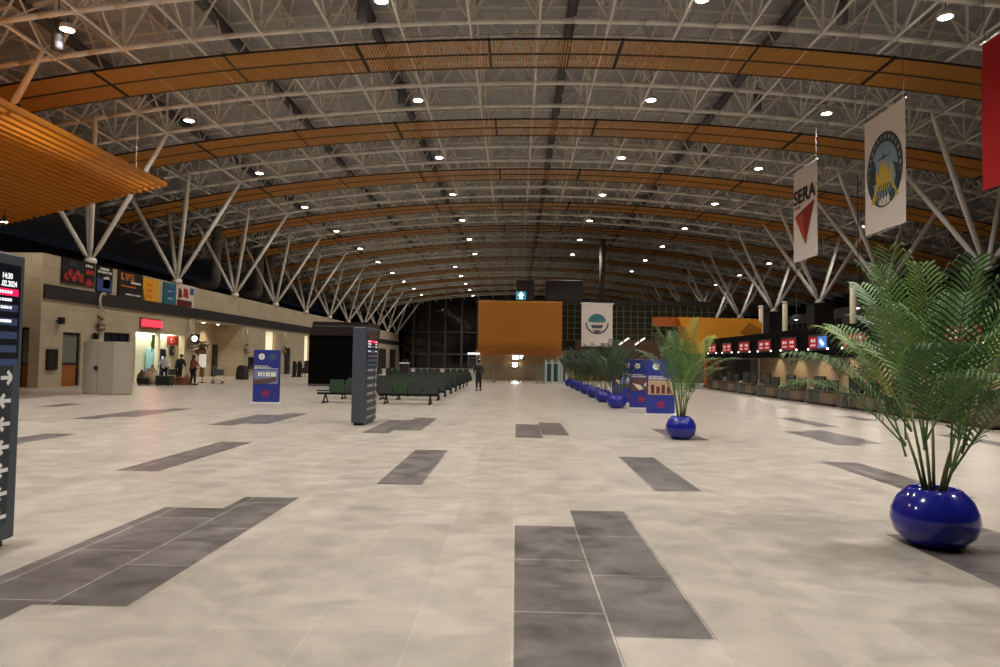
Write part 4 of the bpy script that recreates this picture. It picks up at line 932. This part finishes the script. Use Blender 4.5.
for j in range(0, 10, 1):
    Y = 44.4-3.2*j; t = thing('light_bar', 'white linear ceiling lamp over the counters, %s from the camera end' % ORD[9-j], 'lamp', (XF+1.4, Y, 2.25), 0, 'linear lamps over the counters')
    MB().rbox((0, 0, .05), (.2, 1.3, .1), .02).build('housing', grey_m, t); MB().bb((-.09, -.62, -.02), (.09, .62, 0)).build('diffuser', whitelit, t)
    m = MB(); m.bar((0, -.5, .1), (0, -.5, .86), .012, 4); m.bar((0, .5, .1), (0, .5, .86), .012, 4); m.build('hangers', black_m, t)
    l = bpy.data.lights.new('lamp_beam', 'SPOT'); l.energy = 260; l.color = (1, .85, .64); l.spot_size = math.radians(80); l.spot_blend = .6; l.shadow_soft_size = .1
    lo = bpy.data.objects.new('lamp_beam', l); C.objects.link(lo); lo.parent = t; lo.location = (1.2, 0, .5); lo.rotation_euler = (0, -.35, 0)
# right side pillars, columns, upper wall
for k in range(-1, 10):
    Y = 35.3+9.6*k; t = thing('dark_pillar', 'square dark pillar under a strut column on the right, %s from the camera end' % ORD[k+1], 'pillar', (23.4, Y, 0), 0, 'dark pillars on the right')
    MB().rbox((0, 0, 3.2), (1.5, 1.5, 6.4), .05).build('shaft', dark_m, t); MB().rbox((0, 0, 6.38), (1.6, 1.6, .14), .03).build('cap', black_m, t)
for i, (px, yt, Y) in enumerate(((853, 284, 40), (785, 303, 50), (761, 307, 56.5))):
    p = at(px, yt, Y); t = thing('round_column', 'short white round column behind the check-in fascia, %s from the right' % ORD[i], 'column', (p.x, Y, 0), 0, 'short white columns')
    MB().bar((0, 0, 0), (0, 0, p.z), .17, 16).build('shaft', mat('cream_column', (214, 200, 168), .5), t, True); MB().lathe([(.17, p.z-.06), (.21, p.z), (.21, p.z+.08), (.17, p.z+.1)], 16).build('cap', white_steel, t, True)
p = at(983, 262, 27)
wr = mat('office_wall', (70, 64, 60), .6, 0, .1, .6)
struct('wall_right', MB().bb((27.5, -5, 0), (27.9, 138, 6.6)), wr)
for i in range(7):
    y = 34+7*i; o = bpy.data.objects.new('window_%d' % (6+i), None); C.objects.link(o); o.location = (27.45, y, 3.6); o['kind'] = 'structure'
    MB().bb((0, -2.6, 0), (.03, 2.6, 2.2)).build('pane', glass_d, o); m = MB()
    for q in range(5): m.bb((-.06, -2.6+1.3*q-.05, 0), (.04, -2.6+1.3*q+.05, 2.2))
    m.bb((-.06, -2.6, -.05), (.04, 2.6, .05)); m.bb((-.06, -2.6, 2.15), (.04, 2.6, 2.25)); m.build('window_frame', grey_m, o)
for px, py, Y, lb in ((796.5, 319.5, 50, 'between the two short white columns'), (858, 308, 43, 'just right of the tallest short white column')):
    p = at(px, py, Y); t = thing('flood_lamp', 'bright white flood lamp %s' % lb, 'lamp', p, 0, 'flood lamps behind the fascia')
    MB().lathe([(.1, .35), (.3, .25), (.34, 0), (.3, -.02)], 14).build('housing', grey_m, t); m = MB(); m.ball((-.08, -.14, .08), .15, 12, 8); m.build('lens', mat('flood_white', (255, 246, 230), .4, 0, 0, emit=9), t, True)
    MB().bar((0, 0, .3), (0, 0, zc(p.x, Y)-p.z), .03, 5).build('hanger', grey_m, t)
# amber canopy
Ya = 49.0; q0 = at(655.5, 317, Ya); q1 = at(677.5, 317, Ya); q2 = at(762, 321, Ya)
zl_, zt3 = at(660, 325.5, Ya).z, q1.z
t = thing('amber_canopy', 'big amber curved canopy over the end of the check-in counters', 'canopy', (q1.x, Ya, 0)); L = q2.x-q1.x
pr = [(0, zt3)]+[(.55*(1-math.cos(a*PI/12)) if 0 else .1+.5*math.sin(a*PI/16)*.9, zt3-.28*a) for a in range(1, 8)]+[(.9, 2.4), (L*.9, 2.4), (L, 3.2), (L, zt3-.35), (L-.35, zt3-.05)]
MB().prism([(x, 0, z) for x, z in pr], (0, 1.3, 0)).build('body', orange_y, t)
MB().prism([(-(q1.x-q0.x), .25, zt3), (0.3, .25, zt3), (.3, .25, zl_), (-(q1.x-q0.x), .25, zl_)], (0, .9, 0)).build('wing', mat('wing_orange', (176, 92, 30), .5, 0, .08, 2), t)
m = MB(); m.bb((1.0, .4, 0), (1.3, .7, 2.5)); m.build('post', dark_m, t)
m = MB(); m.prism([(L-.9, -.04, zt3-.3), (L-.05, -.04, zt3-.75), (L-.05, -.04, zt3-1.5), (L-1.5, -.04, zt3-1.0)], (0, .04, 0)); m.build('fold_plate', orange_m, t)
p = fl(704, 388); t = thing('orange_column', 'square orange clad column behind the lone palm, below the amber canopy', 'column', at(712, 360, 50.5)*1, 0); t.location.z = 0
MB().rbox((0, 0, 1.15), (1.0, .8, 2.3), .06).build('shaft', mat('column_orange', (176, 92, 30), .5, 0, .15, 2), t); MB().rbox((0, 0, .05), (1.1, .9, .1), .03).build('plinth', dark_m, t)
# ================================================================ PALMS
pot_m = mat('glazed_blue', (28, 34, 134), .14, 0, .08, 3, spec=.4, coat=.25); soil_m = mat('soil', (46, 36, 28), .9, 0, .3, 30); stem_m = mat('palm_stem', (96, 108, 56), .6, 0, .2, 10)
leaf_ms = [mat('palm_leaf', (90, 126, 60), .5, 0, .25, 5), mat('palm_leaf_light', (130, 154, 76), .5, 0, .2, 5), mat('palm_leaf_dark', (58, 94, 48), .5, 0, .25, 5)]
leaf_dk = mat('palm_leaf_deep', (44, 66, 36), .5, 0, .25, 5)
def frond(base, az, inc, L, droop, ll, rnd, npair=26, lw=.0105):
    """one feather leaf: curved rachis tube with two rows of folded leaflets"""
    m = MB(); p = Vector(base); pts = [p.copy()]; N = 14; d_inc = inc; dirs = []
    for i in range(N):
        t = i/N; a = inc-droop*t*t
        d = Vector((math.cos(az)*math.cos(a), math.sin(az)*math.cos(a), math.sin(a))); dirs.append(d); p = p+d*(L/N); pts.append(p.copy())
    dirs.append(dirs[-1])
    m.tube(pts, [.011*(1-.8*i/N) for i in range(N+1)], 5)
    side = Vector((-math.sin(az), math.cos(az), 0))
    for q in range(npair):
        t = .22+.78*q/(npair-1); f = t*N; i = min(int(f), N-1); pos = pts[i].lerp(pts[i+1], f-i); d = dirs[i]
        up = side.cross(d); up = up if up.z > 0 else -up
        l = ll*(.35+.65*math.sin(PI*min(1, max(0, (t-.22)/.86))**.8)) if t < .98 else ll*.35
        for s in (-1, 1):
            fw = .55+.5*t; dr = d*fw+side*s*1.0+up*(.25-.1*t); dr.normalize()
            l2 = l*rnd.uniform(.85, 1.1); w = lw*(ll/.4); n = dr.cross(up).normalized()*w
            a = pos; b = pos+dr*l2*.45; c = pos+dr*l2*.8-Vector((0, 0, .07*l2)); e = pos+dr*l2-Vector((0, 0, .36*l2))
            m.add([a-n*.4, a+n*.4, b-n, b+n, c-n*.8, c+n*.8, e], [(0, 1, 3, 2), (2, 3, 5, 4), (4, 5, 6)])
    return m
def palm(loc, lb, seed, H, potR, potH, nf, spread, dense=26, rz=0, op=52, dark=False):
    rnd = random.Random(seed); t = thing('potted_palm', lb, 'potted plant', loc, rz, 'palms in blue planters')
    k = potH
    prof = [(potR*.45, 0), (potR*.66, k*.06), (potR*.9, k*.22), (potR, k*.45), (potR*.97, k*.62), (potR*.84, k*.82), (potR*.66, k*.95), (potR*.60, k*.99), (potR*.56, k), (potR*.52, k*.97), (potR*.5, k*.9)]
    MB().lathe(prof, 40).build('planter', pot_m, t, True)
    MB().lathe([(potR*.56, k*.88), (potR*.4, k*.92), (.01, k*.93)], 24).build('soil', soil_m, t)
    crown = []
    for i in range(7):
        a = 2*PI*i/7+rnd.uniform(-.3, .3); r = potR*.2; b = Vector((r*math.cos(a), r*math.sin(a), k*.88)); hh = H*rnd.uniform(.13, .27)
        e = b+Vector((.16*math.cos(a)*spread, .16*math.sin(a)*spread, hh)); m = MB(); m.tube([b, (b+e)/2+Vector((0, 0, .02)), e], [.016, .014, .011], 7); m.build('stem', stem_m, t, True); crown.append((e, a))
    for i in range(nf):
        e, a = crown[i % 7]; ring = i/nf
        az = a+rnd.uniform(-.6, .6)+(.0 if ring < .5 else PI/7)
        inc = math.radians(87-op*ring**1.1+rnd.uniform(-5, 5)); L = (H-e.z)*(1.0-.26*ring)*rnd.uniform(.9, 1.03); dro = math.radians(22+75*ring*op/52+rnd.uniform(-8, 8))
        frond(e-Vector((0, 0, .25*rnd.random())), az, inc, L, dro, H*.145, rnd, dense, .0105 if dense > 25 else (.014 if dark else .0125)).build('frond', (leaf_dk if dark else leaf_ms[rnd.choice((0, 0, 1, 2, 2))]), t)
    return t
p = fl(939, 551); palm((p.x+.08, p.y+.2, 0), 'big green palm in a glossy blue planter at the right foreground', 5, 2.9, .37, .53, 26, 1.0, 26, op=38)
p = fl(683, 440); palm((p.x, p.y+.2, 0), 'lone green palm in a blue planter between the foreground palm and the planter row', 12, 2.7, .33, .5, 15, .7, 20, op=32)
row = [(617, 407), (604, 402), (594.5, 398), (586.7, 395), (580, 392.5), (575, 390.2), (570, 388)]
pr0 = None
for i, (px, py) in enumerate(row):
    Y = 25.6+3.6*i; X = at(px, 380, Y).x; lb = 'bushy palm in a blue planter, %s from the camera in the far planter row' % ORD[i]
    if i == 0: pr0 = palm((X, Y, 0), lb, 21, 2.6, .36, .5, 24, 1.2, 20, op=28, dark=True)
    else: dup(pr0, (X, Y, 0), 1.1*i, lb)
# ================================================================ PEOPLE
skin_m = mat('skin', (176, 130, 104), .6, 0, .05, 8); hair_m = mat('dark_hair', (26, 20, 18), .7, 0, .2, 20); shoe_m = mat('dark_shoes', (20, 18, 18), .5, 0, .1)
def skinned(name, verts, edges, radii, m_, parent, root=0, sub=1):
    me = bpy.data.meshes.new(name); me.from_pydata([tuple(v) for v in verts], edges, []); me.materials.append(m_)
    o = bpy.data.objects.new(name, me); C.objects.link(o); o.parent = parent
    md = o.modifiers.new('skin', 'SKIN'); md.use_smooth_shade = True
    sv = me.skin_vertices[0].data
    for i, r in enumerate(radii): sv[i].radius = (r, r) if not isinstance(r, tuple) else r; sv[i].use_root = (i == root)
    if sub: s = o.modifiers.new('smooth', 'SUBSURF'); s.levels = sub; s.render_levels = sub
    return o
def person(loc, rz, H, lb, top, trou, arms=((-.28, .02, .95), (.28, .02, .95)), lean=0, fwd=((-.05, .0), (.05, 0)), longhair=False):
    """arms: local wrist positions (x, y forward, z) for a 1.72 m body facing +y"""
    t = thing('person', lb, 'person', loc, rz); t.scale = (H/1.72,)*3
    def L(x, y, z): return Vector((x, y+lean*max(0, z-.95), z-.25*lean*max(0, z-1.0)))
    V, E, Rr = [], [], []
    def v(p, r, link=None):
        V.append(Vector(p)); Rr.append(r)
        if link is not None: E.append((link, len(V)-1))
        return len(V)-1
    pel = v(L(0, 0, .95), .13); wa = v(L(0, 0, 1.1), .12, pel); ch = v(L(0, 0, 1.32), .14, wa); nb = v(L(0, 0, 1.46), .06, ch); nk = v(L(0, .01, 1.52), .052, nb); jaw = v(L(0, .02, 1.57), .066, nk); hd = v(L(0, .015, 1.64), .086, jaw); tp = v(L(0, .0, 1.70), .06, hd); v(L(0, .105, 1.615), .014, hd)
    for s in (-1, 1): v(L(s*.088, 0, 1.63), .014, hd)
    wr = []
    for s, a in zip((-1, 1), arms):
        sh = v(L(s*.17, 0, 1.40), .055, ch); w = L(*a); shp = V[sh]; el = (shp+w)/2+Vector((s*.05, -.06, -.03)); e = v(el, .042, sh); wv = v(w, .028, e)
        d = (w-el).normalized(); sd = Vector((s*.2, .9, 0)); sd = (sd-d*sd.dot(d)).normalized(); pm = v(w+d*.06, .032, wv)
        for q in range(4): 
            k = (q-1.5)*.019; b = v(w+d*.105+sd*k, .0095, pm); v(w+d*(.155-.008*abs(q-1.3))+sd*k*1.1+Vector((0, .012, 0)), .0075, b)
        b = v(w+d*.06+sd*.04, .010, pm); v(w+d*.1+sd*.06, .008, b); wr.append((sh, e, wv))
    lg = []
    for s, f in zip((-1, 1), fwd):
        hp = v(L(s*.09, 0, .88), .085, pel); kn = v((s*.10, f[0]*.5+.03, .49), .058, hp); an = v((s*.11, f[0], .09), .04, kn); v((s*.12, f[0]+.13, .04), .035, an); lg.append((hp, kn, an))
    skinned('body', V, E, Rr, skin_m, t)
    g = 1.22
    vs = [V[pel]+Vector((0, 0, -.06)), V[wa], V[ch], V[nb]+Vector((0, 0, -.02))]; es = [(0, 1), (1, 2), (2, 3)]; rs = [.18, .175, .2, .09]
    for sh, e, wv in wr:
        n = len(vs); vs += [V[sh], V[e], V[e].lerp(V[wv], .9)]; es += [(2, n), (n, n+1), (n+1, n+2)]; rs += [.078, .062, .046]
    skinned('jacket', vs, es, rs, top, t, 1)
    vs = [V[pel]]; es = []; rs = [.15]
    for hp, kn, an in lg:
        n = len(vs); vs += [V[hp], V[kn], V[an]+Vector((0, 0, .02))]; es += [(0, n), (n, n+1), (n+1, n+2)]; rs += [.105, .076, .062]
    skinned('trousers', vs, es, rs, trou, t)
    for hp, kn, an in lg:
        m = MB(); a = V[an]; m.rbox((a.x, a.y+.06, .045), (.1, .27, .09), .03); m.build('shoe', shoe_m, t)
    m = MB(); h = V[hd]; m.ball(h+Vector((0, -.018, .028)), (.098, .105, .09), 14, 10)
    if longhair: m.ball(h+Vector((0, -.06, -.08)), (.085, .06, .16), 12, 8)
    m.build('hair', hair_m, t, True)
    m = MB(); 
    for s in (-1, 1): m.ball(h+Vector((s*.033, .083, -.0)), .011, 8, 5)
    m.build('eyes', shoe_m, t); m = MB(); m.ball(h+Vector((0, .078, -.058)), (.026, .01, .007), 8, 5); m.build('mouth', mat('lips', (130, 70, 62), .6), t)
    return t
dk_green = mat('jacket_dark_green', (26, 36, 34), .8, 0, .1, 8); dk = mat('clothes_black', (24, 22, 24), .8, 0, .1, 8); dkblue = mat('clothes_navy', (34, 36, 46), .8, 0, .1, 8); rust = mat('coat_rust', (126, 70, 48), .8, 0, .1, 8)
p = fl(478.5, 390.6); person((p.x, p.y, 0), .15, 1.68, 'person in a dark green jacket standing alone beside the benches, seen from behind', dk_green, dk, ((-.25, .12, 1.0), (.25, .1, .98)), .12)
p = fl(164, 384.3); person((p.x, p.y, 0), PI, 1.72, 'person in a white jacket and dark trousers standing behind the luggage heap', mat('jacket_white', (206, 204, 208), .8, 0, .06, 8), dk, ((-.2, .25, 1.05), (.2, .28, 1.05)), .05)
p = fl(178.5, 384.3); person((p.x, p.y, 0), -2.2, 1.76, 'person in dark navy clothes bending by the brown cartons', dkblue, dk, ((-.2, .35, .95), (.25, .3, .85)), .35)
p = fl(192.6, 385); person((p.x, p.y, 0), -.5, 1.68, 'person in a rust brown coat and black trousers facing the white panel', rust, dk, ((-.18, .3, 1.05), (.2, .3, 1.08)), .05, longhair=True)
# ================================================================ WORLD AND VIEW
w = bpy.data.worlds.new('night'); SC.world = w; w.use_nodes = True; w.node_tree.nodes['Background'].inputs[0].default_value = (.02, .022, .03, 1); w.node_tree.nodes['Background'].inputs[1].default_value = .3
SC.view_settings.view_transform = 'Standard'; SC.view_settings.look = 'None'; SC.view_settings.gamma = 1; SC.view_settings.use_curve_mapping = False
# finer grouping: a piece that belongs to one part of its thing hangs under that part
UNDER = {'lens': ('housing', 'ring'), 'screen_print': ('screen',), 'picture_subject': ('picture',), 'headline': ('picture',), 'logo_mark': ('logo',), 'logo_core': ('ring_logo',), 'soil': ('planter',), 'handle': ('glass_door', 'body'), 'zip': ('body',), 'flap': ('box',), 'tape': ('box',), 'tie': ('body',),
         'hands': ('dial',), 'crescent': ('panel',), 'star': ('panel',), 'lit_face': ('casing',), 'pictogram': ('box',), 'eyes': ('body',), 'mouth': ('body',), 'glass_panel': ('desk_base', 'rail'), 'diffuser': ('housing',), 'print_lines': ('body', 'board', 'plate'), 'red_mark': ('body',), 'plane_picture': ('screen',), 'vent_strip': ('casing',), 'foliage': ('basket',), 'emblem': ('disc',), 'trim_strip': ('fascia',), 'belt': ('frame',)}
base = lambda o: o.name.split('.')[0]
for t in [o for o in list(C.objects) if o.get('category')]:
    ks = kids(t)
    for k in ks:
        b = base(k); cand = UNDER.get(b, ())
        if base(t) == 'hanging_banner' and b not in ('rod', 'cord', 'bracket', 'cloth'): cand = ('cloth',)
        for c in cand:
            ps = [q for q in ks if base(q) == c and q.location.length == 0 and q.parent == t]
            if ps and not kids(k): k.parent = ps[0]; break
SC.view_settings.exposure = -0.38
SC.cycles.use_denoising = True; SC.cycles.max_bounces = 8; SC.cycles.diffuse_bounces = 4; SC.cycles.glossy_bounces = 3; SC.cycles.use_light_tree = True; SC.cycles.sample_clamp_indirect = 6; SC.cycles.caustics_reflective = False; SC.cycles.caustics_refractive = False
